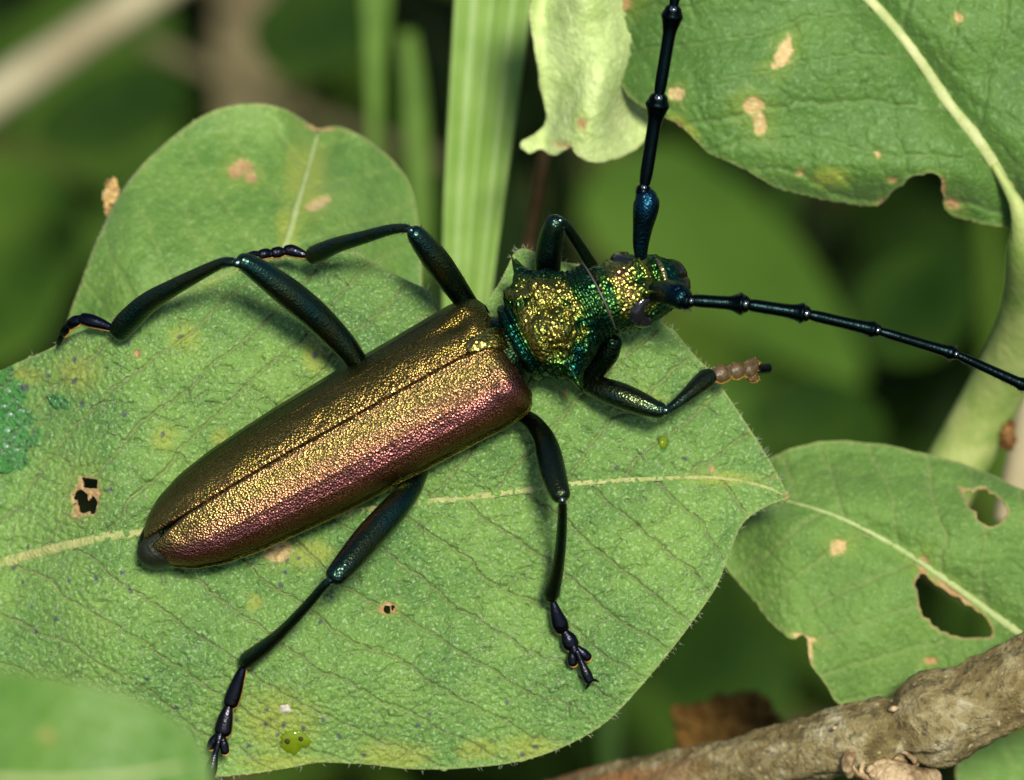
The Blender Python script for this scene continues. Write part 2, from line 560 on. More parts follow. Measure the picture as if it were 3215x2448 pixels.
def tube_mesh(pts, rad, seg=16, flat=1.0, cap=True):
    """pts world, rad per point; first axis of the ring scaled by flat"""
    p = np.asarray(pts, float); r = np.asarray(rad, float)
    tan, N, B = frames(p)
    a = np.linspace(0, 2 * math.pi, seg, endpoint=False)
    ca, sa = np.cos(a), np.sin(a)
    V = p[:, None, :] + r[:, None, None] * (N[:, None, :] * ca[None, :, None] + B[:, None, :] * sa[None, :, None] * flat)
    n = len(p)
    V = V.reshape(-1, 3)
    i = np.arange(n - 1)[:, None] * seg; j = np.arange(seg)[None, :]
    q = np.stack([i + j, i + (j + 1) % seg, i + seg + (j + 1) % seg, i + seg + j], -1).reshape(-1, 4)
    F = [tuple(x) for x in q.tolist()]
    if cap:
        F.append(tuple(range(seg - 1, -1, -1)))
        F.append(tuple(range((n - 1) * seg, n * seg)))
    return V, F


def sweep(ctrl, n=10, seg=16, flat=1.0, round_ends=True):
    """ctrl: rows (px, py, w, radius_px); smooth resample, rounded ends"""
    c = catmull(np.asarray(ctrl, float), n)
    pts = P(c[:, 0], c[:, 1], c[:, 2]); rad = c[:, 3] / K
    if round_ends:
        d0 = pts[0] - pts[1]; d0 /= np.linalg.norm(d0)
        d1 = pts[-1] - pts[-2]; d1 /= np.linalg.norm(d1)
        ks = [0.25, 0.5, 0.72, 0.88, 0.97]
        pre = [pts[0] + d0 * rad[0] * 0.8 * k for k in ks][::-1]
        prer = [rad[0] * math.sqrt(1 - k * k) for k in ks][::-1]
        post = [pts[-1] + d1 * rad[-1] * 0.8 * k for k in ks]
        postr = [rad[-1] * math.sqrt(1 - k * k) for k in ks]
        pts = np.vstack([pre, pts, post]); rad = np.concatenate([prer, rad, postr])
    return tube_mesh(pts, rad, seg, flat)


def part(name, ctrl, mat, parent, n=10, seg=16, flat=1.0):
    V, F = sweep(ctrl, n, seg, flat)
    return mk(name, V, F, mat, parent)


def join(parts):
    V = []; F = []; o = 0
    for v, f in parts:
        V.append(np.asarray(v)); F += [tuple(i + o for i in q) for q in f]; o += len(v)
    return np.vstack(V), F


def spikes(pairs, rad):
    """little three-sided hairs from a to b"""
    V = []; F = []
    for a, b in pairs:
        a = np.asarray(a); b = np.asarray(b)
        d = b - a
        x = np.cross(d, AW); ln = np.linalg.norm(x)
        x = AU if ln < 1e-9 else x / ln
        y = np.cross(d, x); y /= np.linalg.norm(y) + 1e-12
        k = len(V)
        V += [a + x * rad, a - x * rad * 0.5 + y * rad * 0.87, a - x * rad * 0.5 - y * rad * 0.87, b]
        F += [(k, k + 1, k + 3), (k + 1, k + 2, k + 3), (k + 2, k, k + 3)]
    return np.array(V), F


# ------------------------------------------------------------------ ground
def ground():
    n = 60
    ax = np.sign(np.linspace(-1, 1, n)) * np.abs(np.linspace(-1, 1, n)) ** 3 * 6000
    X, Y = np.meshgrid(ax, ax)
    Z = (fbm(X / 9, Y / 9, 3) - 0.5) * 3.0
    V = np.stack([X, Y + 40, Z], -1).reshape(-1, 3)
    i = np.arange(n - 1)[:, None] * n; j = np.arange(n - 1)[None, :]
    F = np.stack([i + j, i + j + 1, i + n + j + 1, i + n + j], -1).reshape(-1, 4)
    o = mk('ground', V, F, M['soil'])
    tag(o, 'soil coloured dark for the shade far below the leaves', 'ground', kind='structure')


ground()


# ------------------------------------------------------------------ leaves
def build_leaf(name, outline, midrib, wfun, mat, label, step=8, holes=(), spots=(), browns=(), tans=(), yellows=(), wets=(),
               vein_gap=190, vein_slope=0.75, vein_w=5.0, vein_depth=0.012, cell=36, cell_amp=0.007, rib_mat=None, rib_r=(20, 6), rib_up=0.2,
               thick=0.012, edge_w=10.0, seed=1, smooth=True, group=None, cat='leaf', jag=0.0, vein_amt=1.0, rib_flat=0.55):
    ol = catmull(outline, 6, True) if smooth else np.asarray(outline, float)
    if jag:
        ol = ol + (np.stack([fbm(ol[:, 0] / 25, ol[:, 1] / 25, 5), fbm(ol[:, 0] / 25, ol[:, 1] / 25, 9)], -1) - 0.5) * jag
    rib = catmull(midrib, 5)
    x0, y0 = ol.min(0) - step; x1, y1 = ol.max(0) + step
    gx = np.arange(x0, x1 + step, step); gy = np.arange(y0, y1 + step, step)
    X, Y = np.meshgrid(gx, gy)
    sh = X.shape
    x = X.ravel(); y = Y.ravel()
    sd, bx, by = poly_sdf(x, y, ol)
    hole_d = np.full(x.shape, 1e9)
    for h in holes:
        hp = catmull(h, 4, True)
        hp = hp + (np.stack([fbm(hp[:, 0] / 14, hp[:, 1] / 14, 25), fbm(hp[:, 0] / 14, hp[:, 1] / 14, 29)], -1) - 0.5) * 22
        d, hx, hy = poly_sdf(x, y, hp)
        hole_d = np.minimum(hole_d, d)
        m = -d > sd
        sd = np.where(m, -d, sd); bx = np.where(m, hx, bx); by = np.where(m, hy, by)
    ins = (sd < 0).reshape(sh)
    keep = ins[:-1, :-1] | ins[1:, :-1] | ins[:-1, 1:] | ins[1:, 1:]
    ci, cj = np.nonzero(keep)
    nx = sh[1]
    F = np.stack([ci * nx + cj, (ci + 1) * nx + cj, (ci + 1) * nx + cj + 1, ci * nx + cj + 1], -1)
    out = sd > 0
    x = np.where(out, bx, x); y = np.where(out, by, y)
    used = np.unique(F)
    remap = np.full(x.shape, -1); remap[used] = np.arange(len(used))
    F = remap[F]
    x = x[used]; y = y[used]; sd = np.minimum(sd[used], 0); hole_d = hole_d[used]
    s, t = line_st(x, y, rib)
    at = np.abs(t)
    wob = (fbm(x / 120, y / 120, seed) - 0.5) * 70 + (fbm(x / 38, y / 38, seed + 3) - 0.5) * 20
    side_shift = np.where(t > 0, 0.0, vein_gap * 0.45)
    ph = (s - vein_slope * at - 0.0004 * at * at + side_shift + wob) / vein_gap
    fr = np.abs(ph - np.floor(ph) - 0.5)
    dv = fr * vein_gap / math.sqrt(1 + vein_slope ** 2)
    fade = np.clip(1 - at / 1400, 0.35, 1)
    sec = np.exp(-(dv / (vein_w * (0.6 + 0.4 * fade))) ** 2) * (at > rib_r[0] * 0.6)
    # ladder of third-order veins between the side veins
    q = at + (fbm(x / 60, y / 60, seed + 7) - 0.5) * 60 + np.abs(ph - np.floor(ph)) * 50
    gap3 = vein_gap * 0.34
    fr3 = np.abs(q / gap3 - np.floor(q / gap3) - 0.5) * gap3
    tert = np.exp(-(fr3 / (vein_w * 0.75)) ** 2) * smoothstep(0.25, 0.55, fbm(x / 90, y / 90, seed + 30))
    wx = x + (fbm(x / 50, y / 50, seed + 17) - 0.5) * 40; wy = y + (fbm(x / 50, y / 50, seed + 19) - 0.5) * 40
    f1, f2 = cells(wx / cell, wy / cell, seed)
    g1, g2 = cells(wx / (cell * 0.42), wy / (cell * 0.42), seed + 2)
    net = np.clip(f2 - f1, 0, 0.5); net2 = np.clip(g2 - g1, 0, 0.5)
    w = wfun(x, y)
    relief = -sec * vein_depth - tert * vein_depth * 0.75 + (net - 0.25) * cell_amp * 2 * (0.45 + 1.1 * fbm(x / 150, y / 150, seed + 50)) + (net2 - 0.25) * cell_amp * 0.9
    w = w + relief * np.clip(-sd / 20, 0.2, 1)
    vein = np.clip(sec * vein_amt + tert * 0.10 * vein_amt + (1 - smoothstep(0, 0.10, net)) * 0.13 * vein_amt, 0, 1)
    edge = np.clip(1 + sd / edge_w, 0, 1)
    A = {}
    A['vein'] = vein; A['edge'] = edge

    def blob(lst, wobble=0.35, soft=0.35):
        r = np.zeros_like(x)
        for b in lst:
            cx, cy, rx = b[0], b[1], b[2]; ry = b[3] if len(b) > 3 else rx; an = b[4] if len(b) > 4 else 0.0
            dx = x - cx; dy = y - cy
            near = (np.abs(dx) < 3 * max(rx, ry)) & (np.abs(dy) < 3 * max(rx, ry))
            dx = dx[near]; dy = dy[near]
            ex = dx * math.cos(an) + dy * math.sin(an); ey = -dx * math.sin(an) + dy * math.cos(an)
            d = np.hypot(ex / rx, ey / ry) + (fbm(x[near] / (rx * 0.9) + cx, y[near] / (rx * 0.9), 4, 2) - 0.5) * 2 * wobble
            r[near] = np.maximum(r[near], 1 - smoothstep(1 - soft, 1 + soft, d))
        return r
    A['spot'] = blob(spots, 0.35, 0.35)
    A['tan'] = blob(tans, 0.5, 0.15)
    br = blob(browns, 0.4, 0.25)
    if len(holes):
        br = np.maximum(br, 1 - smoothstep(-2, 8, hole_d + (fbm(x / 12, y / 12, 40) - 0.5) * 10))
    A['brown'] = br
    A['yellow'] = np.maximum(blob(yellows, 0.5, 0.7), 0.35 * blob([(b[0], b[1]) + tuple(q * 1.9 for q in b[2:4]) + tuple(b[4:]) for b in list(browns) + list(tans)], 0.5, 0.6))
    w = w - 0.012 * np.maximum(A['tan'], br)
    A['wet'] = blob(wets, 0.7, 0.25)
    V = P(x, y, w)
    cx, cy = rib[0]
    base = P(cx, cy, float(wfun(np.array([cx]), np.array([cy]))[0]))
    root = empty(name, base)
    tag(root, label, cat, group)
    bl = mk('blade', V, F, mat, root, attrs=A)
    so = bl.modifiers.new('thickness', 'SOLIDIFY'); so.thickness = thick; so.offset = -1
    # solidify grows along the normal: make the front face the camera side
    if rib_mat is not None:
        n = len(rib)
        u = np.linspace(0, 1, n)
        rr = (rib_r[0] * (1 - u) + rib_r[1] * u) * (0.8 + 0.4 * fbm(rib[:, 0] / 40, rib[:, 1] / 40, seed))
        ww = wfun(rib[:, 0], rib[:, 1])
        pts = P(rib[:, 0], rib[:, 1], ww + rr / K * (rib_up - 0.35))
        Vt, Ft = tube_mesh(pts, rr / K, 12, 1.0)
        # flatten the rib towards the leaf
        c = np.repeat(pts, 12, axis=0)
        off = Vt - c
        Vt = c + off - np.outer(off @ AW, AW) * rib_flat
        mk('midrib', Vt, Ft, rib_mat, root)
    return root


# --- the leaf the beetle stands on
def w_main(x, y):
    u = (x - 1200) / 1000; v = (y - 1600) / 1000
    w = -0.04 * (v ** 2) - 0.03 * u ** 2
    w = w - 0.45 * smoothstep(1750, 2550, x) ** 2 * 0.6
    w = w - 0.22 * (1 - smoothstep(780, 1150, y)) * smoothstep(300, 900, x)
    w = w - 0.30 * (1 - smoothstep(0, 420, x))
    w = w - 0.18 * smoothstep(2050, 2450, y)
    # groove along the midrib
    yr = np.interp(x, [-400, 0, 430, 1080, 1780, 2330, 2475], [1860, 1770, 1670, 1610, 1520, 1500, 1557])
    w = w - 0.035 * np.exp(-((y - yr) / 60) ** 2)
    w = w + 0.03 * np.sin(x / 170 + y / 260) + 0.02 * np.sin(x / 310 - y / 140 + 1)
    return w


main_outline = [(-500, 1560), (-250, 1310), (0, 1165), (150, 1097), (240, 1045), (420, 985), (560, 930), (700, 862), (850, 815), (1000, 798), (1110, 790), (1180, 830), (1290, 885), (1350, 915),
                (1368, 970), (1420, 1010), (1500, 985), (1540, 930), (1580, 865), (1618, 790), (1662, 783), (1700, 808), (1790, 825), (1880, 840), (1980, 900), (2080, 1010), (2120, 1040), (2160, 1090), (2200, 1135), (2232, 1165), (2290, 1250),
                (2370, 1370), (2420, 1450), (2462, 1530), (2476, 1562), (2400, 1592), (2332, 1645), (2290, 1740), (2250, 1840), (2190, 1930), (2100, 2050), (1990, 2180), (1900, 2270), (1780, 2340), (1640, 2388),
                (1480, 2410), (1300, 2415), (1150, 2400), (1000, 2395), (900, 2412), (760, 2432), (600, 2445), (400, 2452), (100, 2440), (-250, 2350), (-480, 2100)]
main_rib = [(-480, 1850), (-200, 1815), (0, 1768), (200, 1715), (430, 1670), (750, 1640), (1080, 1610), (1300, 1580), (1600, 1545), (1780, 1520), (2050, 1503), (2250, 1500), (2390, 1525), (2468, 1558)]
spots = [(792, 1768), (902, 1756), (938, 1753), (893, 1797), (880, 1836), (1042, 1875), (1006, 1952), (837, 2228), (834, 2276), (890, 2276), (953, 2288), (872, 2308), (1015, 2261), (1065, 2311), (1143, 2371), (780, 2341),
         (1312, 2276), (1348, 2240), (1593, 2204), (233, 1128), (233, 1196), (257, 1268), (389, 1300), (510, 1365), (345, 1537), (88, 1718), (44, 1782), (72, 1826), (217, 1822), (301, 1818), (385, 1798), (409, 1854), (177, 1943), (100, 1906),
         (112, 1983), (461, 2131), (554, 2224), (404, 1079), (567, 1056), (988, 1117), (1935, 1470), (2150, 1440), (150, 1180), (700, 2360), (740, 2260)]
spots = [(a, b, random.uniform(6, 11), random.uniform(6, 9), random.uniform(0, 3)) for a, b in spots] + [(1680, 2345, 12, 7, 0.4), (1640, 2368, 9, 7, 0), (75, 1215, 16, 10, 0.3)]
yel = [(860, 2270, 120, 80), (960, 1740, 80, 40), (1660, 2350, 90, 35), (1240, 2370, 120, 40), (990, 1110, 40, 50), (240, 1170, 70, 60), (510, 1370, 35), (900, 2395, 120, 25), (60, 1180, 90, 35), (575, 1060, 40), (620, 870, 150, 30, -0.4),
       (800, 1890, 25), (2290, 1500, 120, 22), (1440, 1385, 35), (700, 1380, 30), (400, 2330, 120, 60), (1500, 2350, 60, 30), (2000, 1260, 60, 30)]
holes = [[(262, 1500), (305, 1508), (306, 1530), (268, 1532)], [(240, 1545), (268, 1545), (278, 1585), (262, 1610), (236, 1590)], [(284, 1552), (300, 1562), (296, 1600), (284, 1618), (274, 1600)],
         [(1205, 1903), (1220, 1900), (1222, 1920), (1206, 1922)], [(1230, 1898), (1242, 1902), (1238, 1918), (1228, 1915)]]
main_leaf = build_leaf('leaf', main_outline, main_rib, w_main, M['main_leaf'],
                       'large downy green leaf that the beetle stands on, with a pale midrib and dark specks', step=4.0, holes=holes, spots=spots,
                       browns=[(431, 1110, 11), (1216, 1910, 26, 18), (262, 1560, 42, 62, 0.2), (1775, 1235, 8), (2235, 1472, 8), (2474, 1560, 9)],
                       tans=[(872, 1730, 38, 30)], yellows=yel, wets=[(25, 1330, 70, 150), (60, 1400, 40, 60), (185, 1262, 30, 24), (5, 1230, 60, 60), (2083, 1388, 17, 22)],
                       vein_gap=205, vein_slope=0.95, vein_w=4.5, vein_depth=0.032, cell=27, cell_amp=0.0105, rib_mat=M['midrib'], rib_r=(21, 3), seed=3, edge_w=9, thick=0.016, vein_amt=0.55, rib_flat=0.75)


def leaf_fringe():
    ol = catmull(main_outline, 14, True)
    nrm = np.roll(ol, -1, 0) - ol
    L = np.linalg.norm(nrm, axis=1)[:, None] + 1e-9
    nrm = np.stack([nrm[:, 1], -nrm[:, 0]], -1) / L
    pairs = []
    for (x, y), (nx, ny) in zip(ol, nrm):
        if x < -30 or random.random() < 0.72: continue
        for k in range(2):
            a = random.uniform(-0.9, 0.9); ln = random.uniform(7, 20)
            dx = nx * math.cos(a) - ny * math.sin(a); dy = nx * math.sin(a) + ny * math.cos(a)
            w = float(w_main(np.array([x]), np.array([y]))[0])
            jx, jy = random.uniform(-6, 6), random.uniform(-6, 6)
            pairs.append((P(x + jx, y + jy, w - 0.008), P(x + jx + dx * ln, y + jy + dy * ln, w + random.uniform(-0.015, 0.02))))
    V, F = spikes(pairs, 0.0013)
    o = mk('margin_hair', V, F, M['leaf_hair'], main_leaf, smooth=False)
    o['kind'] = 'stuff'


leaf_fringe()


def leaf_down():
    ol = catmull(main_outline, 6, True)
    n = 26000
    x = RNG.uniform(-60, 2470, n); y = RNG.uniform(790, 2448, n)
    sd, _, _ = poly_sdf(x, y, ol)
    dens = fbm(x / 220, y / 220, 77)
    hd_ = np.full(n, 1e9)
    for h in holes:
        hd_ = np.minimum(hd_, poly_sdf(x, y, catmull(h, 4, True))[0])
    ok = (sd < -8) & (hd_ > 26) & (RNG.uniform(0, 1, n) < 0.25 + 1.1 * dens)
    x = x[ok]; y = y[ok]
    w = w_main(x, y)
    a = RNG.normal(-0.5, 0.9, len(x)); ln = RNG.uniform(5, 15, len(x))
    A0 = P(x, y, w - 0.002); B0 = P(x + np.cos(a) * ln, y + np.sin(a) * ln, w + RNG.uniform(0.004, 0.016, len(x)))
    d = B0 - A0
    sx = np.cross(d, AW); sx /= np.linalg.norm(sx, axis=1)[:, None]
    r = 0.0016
    V = np.stack([A0 + sx * r, A0 - sx * r * 0.5 + AW * r, A0 - sx * r * 0.5 - AW * r, B0], 1).reshape(-1, 3)
    k = np.arange(len(x))[:, None] * 4
    F = np.concatenate([k + np.array([[0, 1, 3]]), k + np.array([[1, 2, 3]]), k + np.array([[2, 0, 3]])], 0)
    o = mk('leaf_down', V, F, M['leaf_hair'], main_leaf, smooth=False)
    o['kind'] = 'stuff'


leaf_down()

# --- leaf behind, notched at the tip
def w_back(x, y):
    return -0.75 - 0.55 * smoothstep(900, 350, y) - 0.25 * np.exp(-((x - 1010) / 90) ** 2) * smoothstep(700, 380, y) - 0.4 * smoothstep(1000, 1330, x) - 0.25 * smoothstep(450, 200, x)


build_leaf('leaf', [(190, 1120), (216, 994), (254, 886), (308, 740), (385, 593), (478, 485), (601, 385), (693, 339), (801, 324), (886, 339), (947, 372), (994, 402), (1030, 398), (1078, 400), (1155, 439), (1232, 501), (1286, 578), (1312, 693),
                    (1325, 850), (1300, 1050), (1100, 1250), (800, 1350), (450, 1330), (250, 1250)],
           [(700, 1340), (790, 1100), (850, 900), (905, 750), (935, 640), (965, 540), (1000, 412)], w_back, M['back_leaf'],
           'green leaf with a notched tip and two tan specks behind the beetle hind legs', step=9,
           browns=[(740, 540, 24, 26), (765, 520, 26, 22, 0.5), (790, 555, 18, 16), (1005, 402, 40, 7, 0.1)], tans=[(998, 640, 36, 18, -0.5)], yellows=[(960, 560, 60, 120), (900, 720, 30, 90)],
           vein_gap=170, vein_slope=0.6, vein_w=7, vein_depth=0.012, cell=42, cell_amp=0.006, rib_mat=M['thin_vein'], rib_r=(20, 6), seed=8, edge_w=14, vein_amt=0.45)

# --- dark leaf overhead on the other side of the antenna
def w_top(x, y):
    rib_x = np.interp(y, [-400, 0, 156, 320, 461, 640, 800], [2420, 2731, 2865, 2976, 3088, 3192, 3260])
    return -0.62 - 0.35 * smoothstep(2300, 1800, x) - 0.0002 * np.maximum(0, y - 300) - 0.10 * np.exp(-((x - rib_x) / 70) ** 2) + 0.03 * np.sin(y / 60 + x / 240) - 0.25 * smoothstep(450, 660, y - 0.12 * (x - 2300))


build_leaf('leaf', [(1771, 5), (1823, 74), (1898, 186), (1972, 298), (2046, 352), (2106, 375), (2158, 417), (2232, 484), (2344, 536), (2456, 595), (2604, 632), (2735, 647), (2768, 640), (2800, 602), (2832, 585), (2858, 555), (2900, 546), (2945, 552), (2962, 618),
                    (2976, 670), (3051, 694), (3162, 716), (3215, 700), (3420, 560), (3560, 200), (3400, -200), (2900, -380), (2300, -380), (1850, -200), (1750, -60)],
           [(3215, 690), (3192, 640), (3088, 461), (2976, 320), (2865, 156), (2731, 0), (2560, -140), (2380, -260)], w_top, M['top_leaf'],
           'broad dark green leaf with cream scars, its margin bitten near the stalk', step=7, jag=14,
           browns=[(2770, 640, 14), (2990, 640, 26, 18, 0.4), (2960, 590, 9, 30), (1940, 20, 50, 26, -0.4), (2512, 540, 10), (2130, 395, 22, 10, 0.8), (2800, 565, 14, 8)],
           tans=[(2462, 160, 22, 42, 0.4), (2445, 200, 30, 14, -0.3), (2360, 335, 36, 30), (2385, 385, 22, 38, -0.3), (2125, 292, 22), (3010, 55, 14), (2755, 485, 9)], yellows=[(2600, 560, 50, 30), (2140, 390, 60, 20, 0.7)],
           vein_gap=200, vein_slope=0.75, vein_w=8, vein_depth=0.018, cell=46, cell_amp=0.005, rib_mat=M['top_midrib'], rib_r=(22, 15), rib_up=0.5, seed=21, edge_w=12, thick=0.016, vein_amt=0.55)

# --- pale young leaf tip beside it
def w_pale(x, y):
    return -1.05 + 0.25 * np.exp(-((x - 1860) / 120) ** 2) - 0.0003 * (y - 250) + 0.12 * smoothstep(1720, 1640, x) + 0.03 * np.sin(x / 40 + y / 60)


build_leaf('leaf', [(1674, -120), (1670, 0), (1667, 60), (1682, 164), (1704, 298), (1712, 379), (1680, 420), (1630, 452), (1660, 482), (1697, 469), (1741, 487), (1786, 463), (1816, 491), (1860, 510), (1935, 498), (2010, 458), (2052, 395), (2130, 300), (2100, 150), (2000, 0), (1920, -120)],
           [(1760, -100), (1775, 60), (1800, 200), (1830, 330), (1850, 440)], w_pale, M['pale_leaf'],
           'pale yellow-green young leaf with a torn lower edge beside the antenna', step=8, jag=12, browns=[(1826, 387, 14, 20)], tans=[(1760, 455, 30, 8, 0.2)],
           vein_gap=120, vein_slope=0.7, vein_w=7, vein_depth=0.006, cell=50, cell_amp=0.006, seed=31, edge_w=10, vein_amt=0.3)

# --- bitten leaf above the branch
def w_side(x, y):
    rib_y = np.interp(x, [2300, 2571, 2683, 2794, 2891, 3017, 3129, 3300], [1530, 1601, 1646, 1705, 1765, 1854, 1936, 2060])
    return -0.75 - 0.3 * smoothstep(1650, 1390, y) - 0.06 * np.exp(-((y - rib_y) / 60) ** 2) - 0.2 * smoothstep(2500, 2280, x) - 0.00012 * np.maximum(0, y - 1900) + 0.02 * np.sin(x / 90 + y / 70)


build_leaf('leaf', [(2330, 1480), (2415, 1438), (2497, 1404), (2609, 1382), (2757, 1393), (2869, 1415), (3017, 1453), (3129, 1497), (3195, 1530), (3330, 1570), (3430, 1700), (3440, 1900), (3300, 2080), (3100, 2200), (2850, 2260), (2646, 2215), (2594, 2151), (2549, 2092),
                    (2540, 2050), (2534, 2010), (2515, 1993), (2482, 2004), (2423, 1958), (2364, 1884), (2282, 1787), (2220, 1690), (2260, 1570)],
           [(3300, 2060), (3203, 1988), (3129, 1936), (3017, 1854), (2891, 1765), (2794, 1705), (2683, 1646), (2571, 1601), (2420, 1560)], w_side, M['side_leaf'],
           'greyish green leaf with bitten holes beside its midrib, above the branch', step=7, jag=8,
           holes=[[(3012, 1534), (3050, 1546), (3085, 1536), (3128, 1562), (3158, 1602), (3146, 1630), (3100, 1652), (3060, 1612)],
                  [(2898, 1798), (2936, 1839), (3002, 1869), (3047, 1906), (3092, 1936), (3118, 1985), (3092, 1999), (3017, 1999), (2973, 1988), (2936, 1965), (2913, 1943), (2891, 1913), (2887, 1869), (2876, 1832)]],
           browns=[(2920, 2075, 20, 12), (2990, 1850, 80, 16, 0.62), (2900, 1770, 16, 30)], tans=[(2632, 1717, 28, 22, -0.5), (2520, 2000, 40, 9, 0.3), (2542, 2050, 9, 40)],
           vein_gap=170, vein_slope=0.7, vein_w=7, vein_depth=0.014, cell=34, cell_amp=0.0065, rib_mat=M['thin_vein'], rib_r=(15, 4), seed=41, edge_w=10, vein_amt=0.6)

# --- blurred leaf close to the lens
def w_near(x, y):
    return 5.0 + 0.0004 * (y - 2300) + 0.1 * np.sin(x / 200)


build_leaf('leaf', [(-400, 2150), (-150, 2105), (20, 2105), (150, 2125), (290, 2150), (420, 2190), (520, 2235), (600, 2300), (645, 2370), (665, 2440), (660, 2560), (500, 2750), (100, 2850), (-300, 2750), (-480, 2450)],
           [(-450, 2400), (-200, 2430), (100, 2450), (350, 2440), (600, 2400)], w_near, M['near_leaf'],
           'smooth bright green leaf rising out of focus in front of the beetle leaf', step=14, browns=[(150, 2310, 18, 14)],
           vein_gap=190, vein_slope=0.7, vein_w=9, vein_depth=0.010, cell=60, cell_amp=0.006, rib_mat=M['thin_vein'], rib_r=(16, 6), seed=51, edge_w=8, vein_amt=0.3)


# --- soft leaves deeper in the plant
def soft_leaf(pts, rib, w0, slope, mat, label, seed, group=None):
    cx = sum(p[0] for p in pts) / len(pts); cy = sum(p[1] for p in pts) / len(pts)

    def wf(x, y):
        return w0 + slope[0] * (x - cx) / K + slope[1] * (y - cy) / K + 0.1 * np.sin(x / 140 + seed)
    return build_leaf('leaf', pts, rib, wf, mat, label, step=22, vein_gap=200, vein_slope=0.7, vein_w=14, vein_depth=0.02, cell=90, cell_amp=0.01,
                      seed=seed, edge_w=6, vein_amt=0.3, group=group)


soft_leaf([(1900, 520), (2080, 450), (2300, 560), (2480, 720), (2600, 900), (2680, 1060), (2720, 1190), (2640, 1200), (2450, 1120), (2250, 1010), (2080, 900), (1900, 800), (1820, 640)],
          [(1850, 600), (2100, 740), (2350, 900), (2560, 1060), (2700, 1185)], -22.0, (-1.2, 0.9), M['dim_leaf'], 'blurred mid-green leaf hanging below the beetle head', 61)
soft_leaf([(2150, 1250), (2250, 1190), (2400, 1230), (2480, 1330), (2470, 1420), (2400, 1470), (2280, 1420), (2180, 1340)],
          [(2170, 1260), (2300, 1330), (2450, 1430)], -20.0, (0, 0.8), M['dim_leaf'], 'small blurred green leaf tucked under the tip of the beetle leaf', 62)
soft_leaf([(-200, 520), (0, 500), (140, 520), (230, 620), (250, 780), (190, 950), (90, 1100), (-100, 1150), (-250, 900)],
          [(-150, 1100), (20, 850), (120, 650), (150, 530)], -19.0, (0.6, 0.6), M['half_shade_leaf'], 'blurred green leaf beside the notched leaf, above the damp patch', 63)
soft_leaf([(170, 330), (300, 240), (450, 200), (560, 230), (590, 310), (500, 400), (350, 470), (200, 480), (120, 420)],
          [(150, 440), (320, 350), (560, 260)], -15.0, (0.4, 0.6), M['shade_leaf'], 'dim blurred leaf under the dry pale stalk', 64)
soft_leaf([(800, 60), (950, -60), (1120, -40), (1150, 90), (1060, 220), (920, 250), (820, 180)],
          [(820, 200), (980, 90), (1130, -20)], -17.0, (0.4, 0.6), M['shade_leaf'], 'dim blurred leaf behind the grass, over the notched leaf', 65)
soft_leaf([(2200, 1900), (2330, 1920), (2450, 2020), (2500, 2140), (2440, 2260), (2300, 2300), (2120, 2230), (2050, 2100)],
          [(2080, 2200), (2260, 2120), (2480, 2120)], -20.0, (0.4, 0.4), M['shade_leaf'], 'leaf coloured dark for shade in the gap between the beetle leaf and the branch', 66)
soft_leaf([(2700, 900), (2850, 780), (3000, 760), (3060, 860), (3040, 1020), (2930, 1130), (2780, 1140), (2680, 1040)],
          [(2700, 1100), (2860, 960), (3050, 800)], -15.0, (0.4, 0.6), M['shade_leaf'], 'dark blurred leaf behind the far antenna segments', 67)
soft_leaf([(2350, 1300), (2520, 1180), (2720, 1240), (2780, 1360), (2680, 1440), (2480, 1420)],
          [(2360, 1320), (2560, 1310), (2770, 1360)], -14.0, (0.4, 0.6), M['shade_leaf'], 'dark blurred leaf over the greyish bitten leaf', 68)
soft_leaf([(3050, 2330), (3180, 2300), (3300, 2340), (3300, 2560), (3100, 2560), (3000, 2440)],
          [(3300, 2450), (3150, 2430), (3030, 2400)], -1.6, (0.2, 0.2), M['side_leaf'], 'small green leaf showing below the branch', 69)


# ------------------------------------------------------------------ grass, stalks, stem
def blade(name, left, right, w0, mat, label, ridges=3, cat='grass', group=None):
    """left and right margins in pixels, top to bottom; a folded, ridged strap with thickness"""
    n = 30; m = 26
    Lm = catmull(left, 12); Rm = catmull(right, 12)
    Li = np.stack([np.interp(np.linspace(0, 1, n), np.linspace(0, 1, len(Lm)), Lm[:, k]) for k in (0, 1)], -1)
    Ri = np.stack([np.interp(np.linspace(0, 1, n), np.linspace(0, 1, len(Rm)), Rm[:, k]) for k in (0, 1)], -1)
    q = np.linspace(0, 1, m)
    X = Li[:, None, 0] * (1 - q) + Ri[:, None, 0] * q
    Y = Li[:, None, 1] * (1 - q) + Ri[:, None, 1] * q
    width = np.abs(Ri[:, 0] - Li[:, 0])[:, None] / K
    fold = np.abs(q - 0.45) * 2
    Wd = w0 + width * (0.22 * fold[None, :] + (0.016 * np.cos(q * 2 * math.pi * ridges) + 0.010 * np.cos(q * 41 + 1.3) + 0.02 * (fbm(q * 9, q * 0, 4) - 0.5))[None, :]) + 0 * X
    V = P(X, Y, Wd).reshape(-1, 3)
    i = np.arange(n - 1)[:, None] * m; j = np.arange(m - 1)[None, :]
    F = np.stack([i + j, i + m + j, i + m + j + 1, i + j + 1], -1).reshape(-1, 4)
    base = V[(n - 1) * m + m // 2]
    o = mk(name, V, F, mat, None, at=base)
    so = o.modifiers.new('thickness', 'SOLIDIFY'); so.thickness = 0.02; so.offset = -1
    tag(o, label, cat, group, kind='thing')
    return o


